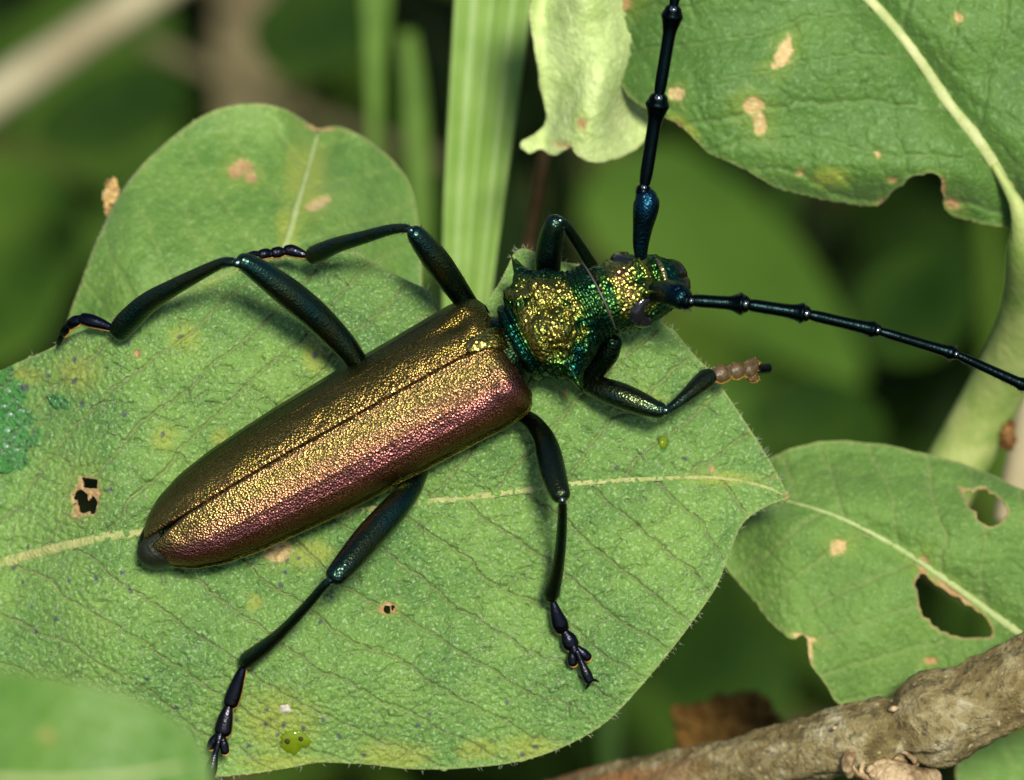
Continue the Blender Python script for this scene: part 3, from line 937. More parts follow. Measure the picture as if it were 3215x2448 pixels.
blade('grass', [(1440, -200), (1432, 0), (1415, 300), (1398, 640), (1395, 900), (1400, 1300)], [(1690, -200), (1665, 0), (1625, 291), (1585, 583), (1545, 874), (1490, 1300)], -2.4, M['grass'],
      'broad bright upright grass blade behind the beetle shoulders')
blade('grass', [(1120, -200), (1140, 0), (1150, 200), (1160, 400), (1170, 700)], [(1240, -200), (1225, 0), (1205, 200), (1190, 420), (1190, 700)], -10.0, M['grass_dim'],
      'narrow blurred grass blade between the notched leaf tip and the broad blade')
blade('grass', [(1255, 100), (1275, 300), (1290, 600), (1300, 900)], [(1300, 100), (1330, 300), (1345, 600), (1330, 900)], -12.0, M['grass_dim'],
      'thin dim grass blade hugging the broad bright blade')
blade('grass', [(1870, 1900), (1880, 2150), (1885, 2400), (1890, 2700)], [(1970, 1900), (1960, 2150), (1950, 2400), (1940, 2700)], -8.0, M['grass_dim'],
      'blurred grass blade under the rounded lower margin of the beetle leaf')


def rod(name, ctrl, mat, label, cat, seg=18, n=14, attrs=None):
    c = catmull(np.asarray(ctrl, float), n)
    pts = P(c[:, 0], c[:, 1], c[:, 2])
    V, F = tube_mesh(pts, c[:, 3] / K, seg)
    o = mk(name, V, F, mat, None, at=pts[-1])
    tag(o, label, cat)
    return o


rod('dry_stalk', [(-350, 520, -19, 125), (0, 290, -18.5, 118), (300, 90, -18, 112), (560, -80, -17.6, 106), (900, -300, -17, 98)], M['stalk'], 'thick pale brown dry stalk, blurred, slanting over dim leaves', 'stalk')
rod('dry_stalk', [(450, 130, -26, 55), (900, 330, -25, 52), (1250, 460, -24, 50), (1500, 540, -23, 46)], M['dim_stalk'], 'thin blurred dry stalk crossing behind the notched leaf', 'stalk')
rod('dry_stalk', [(1715, 430, -3.4, 20), (1690, 600, -3.4, 20), (1660, 760, -3.4, 20), (1640, 1000, -3.4, 20)], M['dry'], 'thin brownish stalk below the pale young leaf', 'stem')
rod('green_stem', [(3120, 515, -0.735, 12), (3165, 592, -0.735, 17), (3195, 650, -0.75, 27), (3213, 712, -0.80, 42), (3226, 790, -0.95, 70), (3236, 920, -1.3, 92), (3205, 1060, -1.6, 98), (3130, 1220, -1.9, 100), (3040, 1390, -2.1, 104), (2950, 1560, -2.2, 106), (2880, 1720, -2.3, 108)], M['stem'],
    'thick pale green stem carrying the broad dark leaf', 'stem', seg=28)
rod('dry_stalk', [(3260, 1180, -3.6, 60), (3215, 1420, -3.6, 60), (3170, 1640, -3.6, 60)], M['stalk'], 'brown stalk standing behind the thick green stem', 'stalk')


# ------------------------------------------------------------------ branch
def branch():
    ctrl = [(3600, 1960, -0.35, 142), (3300, 2098, -0.35, 136), (3050, 2215, -0.38, 124), (2850, 2280, -0.42, 112), (2650, 2330, -0.5, 108), (2400, 2385, -0.75, 96), (2150, 2440, -1.1, 92), (1900, 2500, -1.6, 96), (1600, 2580, -2.2, 90)]
    c = catmull(ctrl, 26)
    pts = P(c[:, 0], c[:, 1], c[:, 2]); rad = c[:, 3] / K
    seg = 72
    V, F = tube_mesh(pts, rad, seg)
    n = len(pts)
    # bark relief
    ii = np.repeat(np.arange(n), seg); aa = np.tile(np.arange(seg), n)
    arc = np.concatenate([[0], np.cumsum(np.linalg.norm(np.diff(pts, axis=0), axis=1))])[ii]
    ang = aa / seg * 2 * math.pi
    cx, cy = np.cos(ang) * 1.2, np.sin(ang) * 1.2
    rel = (fbm(arc * 5 + cx * 3, cy * 4 + 7, 3) - 0.5) * 0.07 + (fbm(arc * 18 + cx * 8, cy * 12, 5) - 0.5) * 0.025
    rel += 0.05 * np.exp(-((arc - 1.05) / 0.10) ** 2) - 0.03 * np.exp(-((arc - 1.22) / 0.04) ** 2)
    cen = pts[ii]
    d = V - cen; L = np.linalg.norm(d, axis=1)[:, None]
    V = cen + d / L * (L + rel[:, None])
    rust = smoothstep(1.9, 2.9, arc) * smoothstep(0.35, 0.65, fbm(arc * 3, cy * 2, 15))
    root = empty('branch', pts[0])
    tag(root, 'grey-olive woody branch with a broken bud scar below the bitten leaf', 'branch')
    mk('bark', V, F, M['bark'], root, attrs={'rust': rust})
    # broken scar: layered ragged rings
    ringp = []
    for k in range(4):
        cx0, cy0 = 2765 + k * 6, 2385 + k * 12
        a = np.linspace(0, 2 * math.pi, 40, endpoint=False)
        rr = 118 - k * 22 + 26 * (fbm(np.cos(a) * 2 + k * 5, np.sin(a) * 2, 8 + k) - 0.5)
        px = cx0 + np.cos(a) * rr; py = cy0 + np.sin(a) * rr * 0.52
        w = -0.38 + 0.14 * (fbm(np.cos(a) * 2.5 + k, np.sin(a) * 2.5, 70 + k) - 0.5) + 0.02 * k
        p = P(np.append(px, px[0]), np.append(py, py[0]), np.append(w, w[0]))
        r = 4 + 9 * fbm(np.cos(a) * 3 + k * 3, np.sin(a) * 3, 60 + k)
        ringp.append(tube_mesh(p, np.append(r, r[0]) / K, 8))
        mk('scar_ring', *ringp[-1], M['scar'], root)
    part('bud_stub', [(2690, 2330, -0.42, 16), (2672, 2365, -0.34, 22), (2660, 2400, -0.30, 20), (2668, 2432, -0.33, 14)], M['scar'], root, 8, 12)
    part('bud_stub', [(2740, 2430, -0.40, 40), (2800, 2445, -0.34, 62), (2880, 2455, -0.36, 50), (2930, 2440, -0.42, 30)], M['scar'], root, 8, 14)
    for (x, y, r) in ((2805, 2225, 13), (2620, 2285, 9), (3055, 2270, 9), (2960, 2180, 8), (3160, 2120, 10)):
        part('lenticel', [(x - r, y + 3, -0.30, r * 0.4), (x, y, -0.275, r * 0.7), (x + r, y - 3, -0.30, r * 0.4)], M['scar'], root, 5, 8)
    return root


branch()


def crumpled(name, cx, cy, rx, ry, w0, mat, label, seed):
    n = 40
    a = np.linspace(-1, 1, n)
    X, Y = np.meshgrid(a, a)
    r = np.hypot(X, Y); th = np.arctan2(Y, X)
    sq = np.maximum(np.abs(X), np.abs(Y))
    X2 = np.cos(th) * sq; Y2 = np.sin(th) * sq
    edge = 0.75 + min(0.5, ry / 220.0) * fbm(np.cos(th) * 2 + seed, np.sin(th) * 2, seed)
    px = cx + X2 * rx * edge; py = cy + Y2 * ry * edge
    am = min(1.0, ry / 110.0) ** 1.5
    w = w0 + am * 0.35 * (fbm(X2 * 2.2 + 3, Y2 * 2.2, seed + 1) - 0.5) + am * 0.15 * (fbm(X2 * 6, Y2 * 6, seed + 2) - 0.5)
    V = P(px, py, w).reshape(-1, 3)
    i = np.arange(n - 1)[:, None] * n; j = np.arange(n - 1)[None, :]
    F = np.stack([i + j, i + n + j, i + n + j + 1, i + j + 1], -1).reshape(-1, 4)
    o = mk(name, V, F, mat, None, at=V[0])
    so = o.modifiers.new('thickness', 'SOLIDIFY'); so.thickness = 0.02; so.offset = -1
    tag(o, label, 'dry leaf')
    return o


crumpled('dry_leaf', 2290, 2290, 190, 120, -3.4, M['moss'], 'crumpled rust-brown dry leaf lying against the branch', 5)
crumpled('dry_leaf', 350, 622, 16, 60, -1.30, M['dry_pale'], 'tiny ochre dry scrap sticking out past the notched leaf margin', 9)
crumpled('dry_leaf', 3165, 1362, 22, 52, -1.9, M['dry'], 'small orange-brown dry scrap on the thick green stem', 12)


# ------------------------------------------------------------------ undergrowth (too many, too blurred to count)
def undergrowth():
    V = []; F = []; T = []; o = 0
    for k in range(1400):
        grass = k % 3 == 0
        if grass:
            L = random.uniform(7, 18); Wd = random.uniform(0.25, 0.8)
        else:
            L = random.uniform(1.6, 4.6); Wd = L * random.uniform(0.25, 0.5)
        u = np.linspace(0, 1, 9); q = np.linspace(-1, 1, 5)
        prof = np.sin(np.pi * u ** 0.85) * Wd * 0.5 if not grass else Wd * 0.5 * (1 - u ** 3)
        X = q[None, :] * prof[:, None]; Y = (u * L)[:, None] + 0 * X
        Z = -0.12 * L * (u[:, None] - 0.3) ** 2 * 2 + 0.15 * np.abs(X)
        p = np.stack([X, Y, Z], -1).reshape(-1, 3)
        tilt = random.uniform(0.7, 1.5) if grass else random.uniform(-0.7, 0.9)
        rot = Matrix.Rotation(random.uniform(0, 6.28), 3, 'Z') @ Matrix.Rotation(tilt, 3, 'X') @ Matrix.Rotation(random.uniform(-0.5, 0.5), 3, 'Y')
        p = p @ np.array(rot.transposed())
        d = random.uniform(30, 54) if grass else random.uniform(26, 54)
        c = BASE + AU * random.uniform(-14, 14) * (1 + d / 25) * 0.55 + AV * random.uniform(-8, 8) * (1 + d / 25) * 0.55 - AW * d
        if c[2] < 1: c[2] = random.uniform(1, 4)
        V.append(p + c)
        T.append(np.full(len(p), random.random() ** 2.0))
        i = np.arange(8)[:, None] * 5; j = np.arange(4)[None, :]
        F.append(np.stack([i + j, i + 5 + j, i + 5 + j + 1, i + j + 1], -1).reshape(-1, 4) + o)
        o += len(p)
    ob = mk('undergrowth', np.vstack(V), np.vstack(F), M['under_leaf'], attrs={'tone': np.concatenate(T)})
    tag(ob, 'dense leaves of the undergrowth, coloured dark for shade, wholly blurred', 'undergrowth', kind='stuff')


undergrowth()


# ------------------------------------------------------------------ the beetle
beetle = empty('beetle', P(1200, 1500, 0.0))
tag(beetle, 'long-horned beetle with coppery wing cases and a green-gold thorax standing on a leaf', 'beetle')

TH = math.atan2(0.484, 0.875)


def body_frame(px, py, w, ang, pitch, roll):
    f2 = np.array([math.cos(ang), math.sin(ang), 0]); n2 = np.array([-math.sin(ang), math.cos(ang), 0]); z = np.array([0, 0, 1.0])
    Fv = f2 * math.cos(pitch) + z * math.sin(pitch)
    D0 = np.cross(Fv, n2)
    Dv = math.cos(roll) * D0 + math.sin(roll) * n2
    Lv = math.cos(roll) * n2 - math.sin(roll) * D0
    tow = lambda a: a[0] * AU + a[1] * AV + a[2] * AW
    return P(px, py, w), tow(Fv), tow(Lv), tow(Dv)


def loc(fr, x, y, z):
    O, Fv, Lv, Dv = fr
    x = np.asarray(x, float)[..., None] / K; y = np.asarray(y, float)[..., None] / K; z = np.asarray(z, float)[..., None] / K
    return O + x * Fv + y * Lv + z * Dv


BF = body_frame(1529, 1135, 0.27, TH, R(4), R(18))


def grid_faces(n, m, closed=False):
    i = np.arange(n - 1)[:, None] * m
    j = np.arange(m if closed else m - 1)[None, :]
    j2 = (j + 1) % m
    return np.stack([i + j, i + j2, i + m + j2, i + m + j], -1).reshape(-1, 4)


A_T = [-78, -70, -55, -30, 20, 140, 300, 450, 630, 770, 900, 1020, 1108, 1160, 1186, 1199, 1205]
A_W = [150, 178, 198, 210, 215, 212, 208, 206, 200, 190, 179, 158, 126, 92, 62, 38, 14]
H_T = [-78, -66, -50, -20, 60, 200, 600, 850, 1020, 1120, 1180, 1205]
H_W = [92, 120, 140, 158, 168, 170, 168, 156, 132, 106, 80, 62]


def elytron(side):
    n = 170; m = 46
    u = np.linspace(0, 1, n)
    al = -78 + (1205 + 78) * (u - 0.03 * np.sin(2 * math.pi * u) / 1.0)
    # denser at both ends
    al = -78 + 1283 * (0.5 - 0.5 * np.cos(np.pi * u)) * 0.55 + 1283 * u * 0.45
    a = np.interp(al, A_T, A_W); h = np.interp(al, H_T, H_W)
    ker = np.ones(5) / 5
    a = np.convolve(np.pad(a, 2, 'edge'), ker, 'valid'); h = np.convolve(np.pad(h, 2, 'edge'), ker, 'valid')
    th = np.linspace(0, math.pi / 2, m)
    e = 2 / 2.06
    sy = np.sin(th) ** e; cz = np.cos(th) ** e
    g = smoothstep(1020, 1205, al) * (17 if side < 0 else 9) + 1.2
    Yv = g[:, None] + np.maximum(a - g, 2)[:, None] * sy[None, :]
    Z = h[:, None] * cz[None, :] + 0 * Yv
    lat = np.tile(np.linspace(0, 1, m), (n, 1))
    ra = np.repeat(al[:, None], m, 1)
    # raised suture bead, shallow costae, shoulder hump, slight dents
    Z += 2.0 * np.exp(-((Yv - g[:, None] - 9) / 5) ** 2) - 3.0 * np.exp(-((Yv - g[:, None]) / 4) ** 2)
    for cpos, amp in ((0.40, 3.0), (0.60, 2.6)):
        Z += amp * np.exp(-((lat - cpos) / 0.022) ** 2) * smoothstep(0, 150, ra) * (1 - smoothstep(900, 1100, ra))
    hump = np.exp(-((ra + 25) / 48) ** 2 - ((Yv - 150) / 36) ** 2)
    Z += 20 * hump; Yv += 6 * hump
    Z += 10 * np.exp(-((ra + 30) / 30) ** 2 - ((Yv - 80) / 40) ** 2)
    Z -= 12 * np.exp(-((ra - 35) / 60) ** 2 - ((Yv - 105) / 26) ** 2)
    Z += (fbm(ra / 60, Yv / 40, 3 if side > 0 else 9) - 0.5) * 6
    # rim: groove, then bead
    Yv -= 4 * np.exp(-((lat - 0.945) / 0.02) ** 2); Yv += 6 * np.exp(-((lat - 0.99) / 0.02) ** 2)
    # fold under
    extra = []
    for dy, dz in ((-1, -7), (-8, -16), (-30, -20)):
        extra.append((Yv[:, -1] + dy, Z[:, -1] + dz))
    Yv = np.hstack([Yv] + [e_[0][:, None] for e_ in extra]); Z = np.hstack([Z] + [e_[1][:, None] for e_ in extra])
    lat = np.hstack([lat, np.ones((n, 3))])
    ra = np.repeat(al[:, None], m + 3, 1)
    # inner fold along the suture, so the sheath has thickness
    Yv = np.hstack([Yv[:, :1], Yv]); Z = np.hstack([Z[:, :1] - 16, Z]); lat = np.hstack([lat[:, :1], lat]); ra = np.hstack([ra[:, :1], ra])
    mm = m + 4
    V = loc(BF, -ra, side * Yv, Z).reshape(-1, 3)
    Fc = grid_faces(n, mm)
    if side < 0: Fc = Fc[:, ::-1]
    o = mk('elytron', V, Fc, M['elytra_r' if side < 0 else 'elytra_l'], beetle, attrs={'lat': lat.ravel()})
    o['label'] = 'coppery wing case with its purple sheen painted in' if side < 0 else 'coppery wing case, its side turned from the sun painted dark green'
    return o


elytron(1); elytron(-1)


def ring_body(fr, xs, hw, zt, zb, m=64, exp=2.3, y0=0):
    """closed body from stations: half width, height above and below"""
    a = np.linspace(0, 2 * math.pi, m, endpoint=False)
    c = np.sign(np.cos(a)) * np.abs(np.cos(a)) ** (2 / exp); s = np.sign(np.sin(a)) * np.abs(np.sin(a)) ** (2 / exp)
    xs = np.asarray(xs, float)[:, None]
    Y = np.asarray(hw, float)[:, None] * s[None, :] + y0
    Z = np.where(c[None, :] > 0, np.asarray(zt, float)[:, None], np.asarray(zb, float)[:, None]) * c[None, :]
    X = xs + 0 * Y
    return X, Y, Z


def resample(tab, n):
    tab = np.asarray(tab, float)
    u = np.linspace(tab[0, 0], tab[-1, 0], n)
    cols = [u]
    c = catmull(tab, 12)
    for k in range(1, tab.shape[1]):
        cols.append(np.interp(u, c[:, 0], c[:, k]))
    return cols


def capped(V, n, m):
    F = [tuple(q) for q in grid_faces(n, m, True).tolist()]
    F.append(tuple(range(m - 1, -1, -1))); F.append(tuple(range((n - 1) * m, n * m)))
    return F


# abdomen and breast under the wing cases
xs, hw, zt, zb = resample([(-1243, 8, 10, 8), (-1232, 26, 44, 30), (-1205, 52, 62, 48), (-1160, 82, 60, 62), (-1080, 112, 70, 78), (-900, 150, 90, 98), (-600, 178, 100, 112), (-250, 190, 100, 122), (0, 186, 100, 126), (50, 150, 110, 118), (85, 110, 112, 104), (125, 96, 100, 96)], 90)
X, Y, Z = ring_body(BF, xs, hw, zt, zb, 48)
mk('abdomen', loc(BF, X, Y, Z).reshape(-1, 3), capped(None, 90, 48), M['under'], beetle)
xs, hw, zt, zb = resample([(-1252, 4, 14, 4), (-1244, 24, 40, 20), (-1225, 44, 62, 36), (-1195, 58, 74, 46), (-1150, 70, 76, 50)], 24)
X, Y, Z = ring_body(BF, xs, hw, zt, zb, 36)
Y = Y - 18
mk('abdomen_tip', loc(BF, X, Y, Z).reshape(-1, 3), capped(None, 24, 36), M['tip'], beetle)

# scutellum: small arched triangle
def scutellum():
    n = 14; m = 13
    u = np.linspace(0, 1, n); q = np.linspace(-1, 1, m)
    Xs = 74 - 96 * u
    hwid = 36 * (1 - u) + 1.0
    Y = q[None, :] * hwid[:, None] + 6
    X = Xs[:, None] + 0 * Y
    Z = np.interp(-Xs, H_T, H_W)[:, None] + 9 - 5 * (q[None, :] ** 2) - 10 * (1 - u)[:, None] ** 3 + 0 * Y
    V = loc(BF, X, Y, Z).reshape(-1, 3)
    o = mk('scutellum', V, grid_faces(n, m)[:, ::-1], M['pronotum'], beetle, attrs={'gold': np.full(n * m, 0.75)})
    so = o.modifiers.new('thickness', 'SOLIDIFY'); so.thickness = 0.03; so.offset = -1


scutellum()


def pronotum():
    n = 190; m = 210
    tab = [(98, 96, 96, 80), (106, 122, 128, 96), (118, 131, 138, 100), (130, 126, 130, 100), (142, 128, 128, 102), (165, 148, 146, 106), (195, 166, 160, 110), (228, 172, 166, 112), (262, 166, 164, 112), (300, 148, 156, 108), (335, 130, 146, 104), (362, 120, 138, 100),
           (380, 119, 134, 100), (396, 121, 132, 100), (404, 118, 128, 98), (408, 108, 118, 92)]
    xs, hw, zt, zb = resample(tab, n)
    X, Y, Z = ring_body(BF, xs, hw, zt, zb, m, 2.2)
    a = np.tile(np.linspace(0, 2 * math.pi, m, endpoint=False), (n, 1))
    lat = np.where(a > math.pi, a - 2 * math.pi, a)          # 0 on top, + to the left
    nx = np.zeros_like(X); ny = np.sin(a); nz = np.cos(a)
    d = np.zeros_like(X)

    def bump(x0, l0, sx, sl, amp):
        return amp * np.exp(-((X - x0) / sx) ** 2 - ((lat - l0) / sl) ** 2)
    # side spines
    for sgn in (1, -1):
        d += bump(222, sgn * 1.42, 34, 0.26, 26) + bump(224, sgn * 1.44, 13, 0.11, 26)
        d += bump(300, sgn * 1.2, 26, 0.22, 10)
        d += bump(175, sgn * 0.50, 24, 0.20, 12) + bump(258, sgn * 0.48, 36, 0.24, 15) + bump(168, sgn * 0.95, 22, 0.22, 12)
        d -= bump(215, sgn * 0.80, 20, 0.14, 12)
        d -= bump(315, sgn * 0.55, 20, 0.3, 8)
    d += bump(150, 0.95, 14, 0.12, 14) + bump(215, 0.98, 16, 0.13, 13)
    d -= bump(230, 0.02, 70, 0.09, 8)
    d += bump(210, -0.12, 50, 0.3, 6)
    # wrinkles parallel to the front and hind rims
    d += 1.5 * np.sin(X / 2.35 + 2.0 * fbm(lat * 3, X / 60, 2)) * smoothstep(325, 345, X) * (1 - smoothstep(385, 398, X))
    d += 2.4 * np.sin(X / 2.2) * (1 - smoothstep(135, 160, X)) * smoothstep(120, 128, X)
    f1, f2 = cells(X / 11.0, lat * 150 / 11.0, 6)
    mid = smoothstep(135, 165, X) * (1 - smoothstep(325, 350, X))
    h1_, h2_ = cells(X / 34.0 + 0.4 * fbm(X / 20, lat * 6, 44), lat * 150 / 30.0, 46)
    d -= mid * 7 * (1 - smoothstep(0.0, 0.22, h2_ - h1_)) * smoothstep(0.3, 0.6, fbm(X / 50, lat * 4, 48))
    d += mid * (4.5 * (0.5 - np.clip(f1, 0, 1)) + 6 * (fbm(X / 30, lat * 5, 12) - 0.5))
    front = smoothstep(400, 408, X)
    d = d * 1.55
    Y = Y + ny * d; Z = Z + nz * d
    gold = 0.16 + 0.50 * mid * smoothstep(0.25, 0.6, fbm(X / 45 + 3, lat * 3.2, 22) + 0.15 * np.cos(lat)) + 0.18 * smoothstep(325, 345, X) * np.exp(-((lat + 0.25) / 0.5) ** 2)
    gold -= 0.45 * smoothstep(0.65, 1.25, np.abs(lat)) * (1 - 0.6 * np.exp(-((np.abs(lat) - 1.43) / 0.12) ** 2 - ((X - 224) / 18) ** 2))  # flanks coloured darker, painting them as the unlit sides
    gold -= 0.4 * (1 - smoothstep(115, 145, X))
    gold -= 0.25 * smoothstep(0.5, 1.0, lat) * (1 - smoothstep(1.3, 1.6, lat)) * smoothstep(230, 290, X)
    X = X + 18 * np.maximum(np.cos(lat), -0.2) * smoothstep(300, 400, X) - 6 * smoothstep(300, 400, X)
    V = loc(BF, X, Y, Z).reshape(-1, 3)
    return mk('pronotum', V, capped(None, n, m), M['pronotum'], beetle, attrs={'gold': np.clip(gold, 0, 1).ravel()})


pronotum()
# dark coxa cone under the thorax
part('coxa', [(1925, 1075, 0.28, 30), (1905, 1110, 0.24, 38), (1872, 1155, 0.18, 36), (1845, 1195, 0.14, 30)], M['under'], beetle, 8, 18)

# ---- head
HF = body_frame(1985, 917, 0.31, R(16.5), R(-6), R(17))


def head():
    n = 120; m = 130
    tab = [(-128, 92, 100, 80), (-112, 106, 116, 92), (-80, 110, 122, 96), (-40, 114, 124, 98), (0, 116, 122, 98), (35, 110, 116, 96), (65, 100, 104, 92), (90, 92, 96, 86), (102, 88, 92, 82), (112, 82, 74, 78), (128, 72, 64, 70), (145, 58, 52, 58), (156, 36, 34, 36), (160, 10, 10, 10)]
    xs, hw, zt, zb = resample(tab, n)
    X, Y, Z = ring_body(HF, xs, hw, zt, zb, m, 2.2)
    a = np.tile(np.linspace(0, 2 * math.pi, m, endpoint=False), (n, 1))
    lat = np.where(a > math.pi, a - 2 * math.pi, a)
    d = np.zeros_like(X)

    def bump(x0, l0, sx, sl, amp):
        return amp * np.exp(-((X - x0) / sx) ** 2 - ((lat - l0) / sl) ** 2)
    for sg in (1, -1):
        d += bump(32, sg * 0.42, 24, 0.17, 22)                # antennal tubercles
        d -= bump(30, sg * 0.88, 30, 0.26, 14)                # sockets
    d -= bump(20, 0, 45, 0.07, 10)                            # frontal groove
    d -= bump(72, 0, 14, 0.9, 7)
    d += bump(94, 0, 8, 0.8, 8)                               # clypeal ridge
    f1, f2 = cells(X / 12.0, lat * 110 / 12.0, 16)
    tex = smoothstep(-85, -55, X)
    d += tex * (5 * (0.5 - np.clip(f1, 0, 1)) + 8 * (fbm(X / 18, lat * 6, 31) - 0.5))
    Y = Y + np.sin(a) * d; Z = Z + np.cos(a) * d
    gold = 0.28 + 0.28 * tex + 0.6 * (fbm(X / 25, lat * 4, 33) - 0.5) + 0.35 * np.exp(-((X + 35) / 30) ** 2 - (lat / 0.7) ** 2)
    gold -= 0.55 * smoothstep(0.9, 1.3, np.abs(lat))
    gold -= 0.5 * smoothstep(104, 112, X)
    gold -= 0.25 * smoothstep(50, 80, X)
    V = loc(HF, X, Y, Z).reshape(-1, 3)
    return mk('head', V, capped(None, n, m), M['pronotum'], beetle, attrs={'gold': np.clip(gold, 0, 1).ravel()})


hd = head()


def collar():
    n = 90
    a = np.linspace(-1.40, 1.25, n)
    e = 2 / 2.2
    y = 120 * np.sign(np.sin(a)) * np.abs(np.sin(a)) ** e; z = 131 * np.sign(np.cos(a)) * np.abs(np.cos(a)) ** e
    pts = loc(BF, 398 + 20 * np.cos(a), y, z)
    V, F = tube_mesh(pts, np.full(n, 3.6 / K), 10)
    mk('collar', V, F, M['collar'], hd)


collar()


def eye(side):
    # kidney-shaped eye wrapped round the antenna base
    n = 34
    a = np.linspace(-1.9, 1.75, n)
    cx, cl = 22, 1.02
    X = cx - 40 * np.cos(a)
    lat = side * (cl + 0.42 * np.sin(a))
    rr = 116
    e = 2 / 2.2
    y = rr * np.sign(np.sin(lat)) * np.abs(np.sin(lat)) ** e; z = 118 * np.sign(np.cos(lat)) * np.abs(np.cos(lat)) ** e
    k = 0.90
    pts = loc(HF, X, y * k, z * k)
    rad = (15 + 12 * np.sin(np.linspace(0.25, math.pi - 0.15, n)) + 3 * np.sin(a)) / K
    rad[0] *= 0.4; rad[-1] *= 0.4
    V, F = tube_mesh(pts, rad, 18)
    mk('eye', V, F, M['eye'], hd)


eye(1); eye(-1)


def hp(x, y, z):
    """head-local pixel point -> (px, py, w) row"""
    p = loc(HF, x, y, z) - BASE
    w = float(p @ AW); s = (DIST - w) / DIST / K
    return [float(p @ AU) / s + W_PX / 2, H_PX / 2 - float(p @ AV) / s, w]


for sg in (1, -1):
    part('mandible', [hp(104, sg * 40, -18) + [36], hp(128, sg * 36, -8) + [38], hp(150, sg * 26, -4) + [34], hp(168, sg * 12, -8) + [20], hp(176, sg * 4, -14) + [8]], M['mandible'], hd, 8, 18)
part('labrum', [hp(116, 34, 34) + [10], hp(128, 18, 40) + [13], hp(132, 0, 42) + [14], hp(128, -18, 40) + [13], hp(116, -34, 34) + [10]], M['labrum'], hd, 8, 14)
part('clypeus_ridge', [hp(92, 52, 84) + [6], hp(96, 30, 97) + [8], hp(98, 0, 101) + [9], hp(96, -26, 97) + [8]], M['clypeus'], hd, 8, 12)


# ---- antennae
def antenna(scape, segs, label, hair_side=1):
    root_p = P(*scape[0][:3])
    r = empty('antenna', root_p); r.parent = beetle
    r.location = Vector(root_p - origin_of(beetle))
    part('scape', scape, M['scape'], r, 10, 22)
    bits = []
    for k, sgm in enumerate(segs):
        part('antenna_segment', sgm, M['antenna'], r, 10, 16)
        c = catmull(np.asarray(sgm, float), 8)
        for q in range(int(46)):
            i = random.randrange(2, len(c) - 2)
            x, y, w, rd = c[i]
            tx, ty = c[i + 1][0] - c[i - 1][0], c[i + 1][1] - c[i - 1][1]
            L = math.hypot(tx, ty) + 1e-9; tx /= L; ty /= L
            sd_ = hair_side if random.random() < 0.7 else -hair_side
            nx, ny = -ty * sd_, tx * sd_
            f = random.uniform(0.5, 0.95); ln = random.uniform(6, 15)
            bits.append((P(x + nx * rd * f, y + ny * rd * f, w + 0.3 * rd / K), P(x + nx * (rd * 0.9 + ln) + tx * ln * 0.7, y + ny * (rd * 0.9 + ln) + ty * ln * 0.7, w + 0.2 * rd / K)))
    V, F = spikes(bits, 0.0014)
    o = mk('bristles', V, F, M['bristle'], r, smooth=False); o['kind'] = 'stuff'
    # highlight dots of the joints, added as pale metal caps
    for sgm in segs[:-1]:
        x, y, w, rd = sgm[-1]; x0, y0, w0, _ = sgm[-2]
        L = math.hypot(x - x0, y - y0) + 1e-9
        part('joint_glint', [(x + (x - x0) / L * 2, y + (y - y0) / L * 2, w + 0.72 * rd / K, rd * 0.46), (x + (x - x0) / L * 6, y + (y - y0) / L * 6, w + 0.62 * rd / K, rd * 0.42)], M['joint_glint'], r, 4, 14)
    return r


def seg_chain(pts, r_thin, r_node, first_thin=None):
    out = []
    for k in range(len(pts) - 1):
        a = np.array(pts[k], float); b = np.array(pts[k + 1], float)
        d = b - a
        rt = r_thin[k]; rn = r_node[k]
        row = []
        for f, rr in ((0.06, rt * 0.85), (0.2, rt), (0.5, rt * 1.02), (0.74, rt * 1.1), (0.87, rn * 0.92), (0.94, rn * 1.1), (1.0, rn * 0.88)):
            q = a + d * f
            row.append((q[0], q[1], q[2], rr))
        out.append(row)
    return out


antenna([(2012, 800, 0.44, 20), (2012, 765, 0.46, 25), (2018, 715, 0.49, 31), (2026, 665, 0.52, 39), (2030, 635, 0.53, 40), (2029, 618, 0.535, 34)],
        [[(2024, 612, 0.54, 21), (2020, 602, 0.54, 24), (2021, 592, 0.54, 22)]] + seg_chain([(2022, 590, 0.54), (2067, 312, 0.62), (2113, 34, 0.70), (2152, -230, 0.76), (2200, -500, 0.8)], [20, 19, 17, 16], [34, 31, 27, 24]),
        'antenna pointing up', 1)
antenna([(2032, 922, 0.40, 26), (2060, 916, 0.46, 32), (2095, 916, 0.54, 38), (2125, 926, 0.62, 42), (2140, 936, 0.65, 36)],
        [[(2146, 940, 0.66, 26), (2156, 944, 0.66, 28), (2166, 944, 0.66, 22)]] + seg_chain([(2160, 942, 0.66), (2336, 954, 0.66), (2528, 984, 0.64), (2752, 1036, 0.60), (2998, 1110, 0.55), (3222, 1212, 0.5), (3440, 1340, 0.45), (3640, 1480, 0.4)],
                                                                                            [20, 20, 18, 16, 15, 14, 12], [32, 29, 24, 21, 19, 17, 15]),
        'antenna pointing sideways', 1)


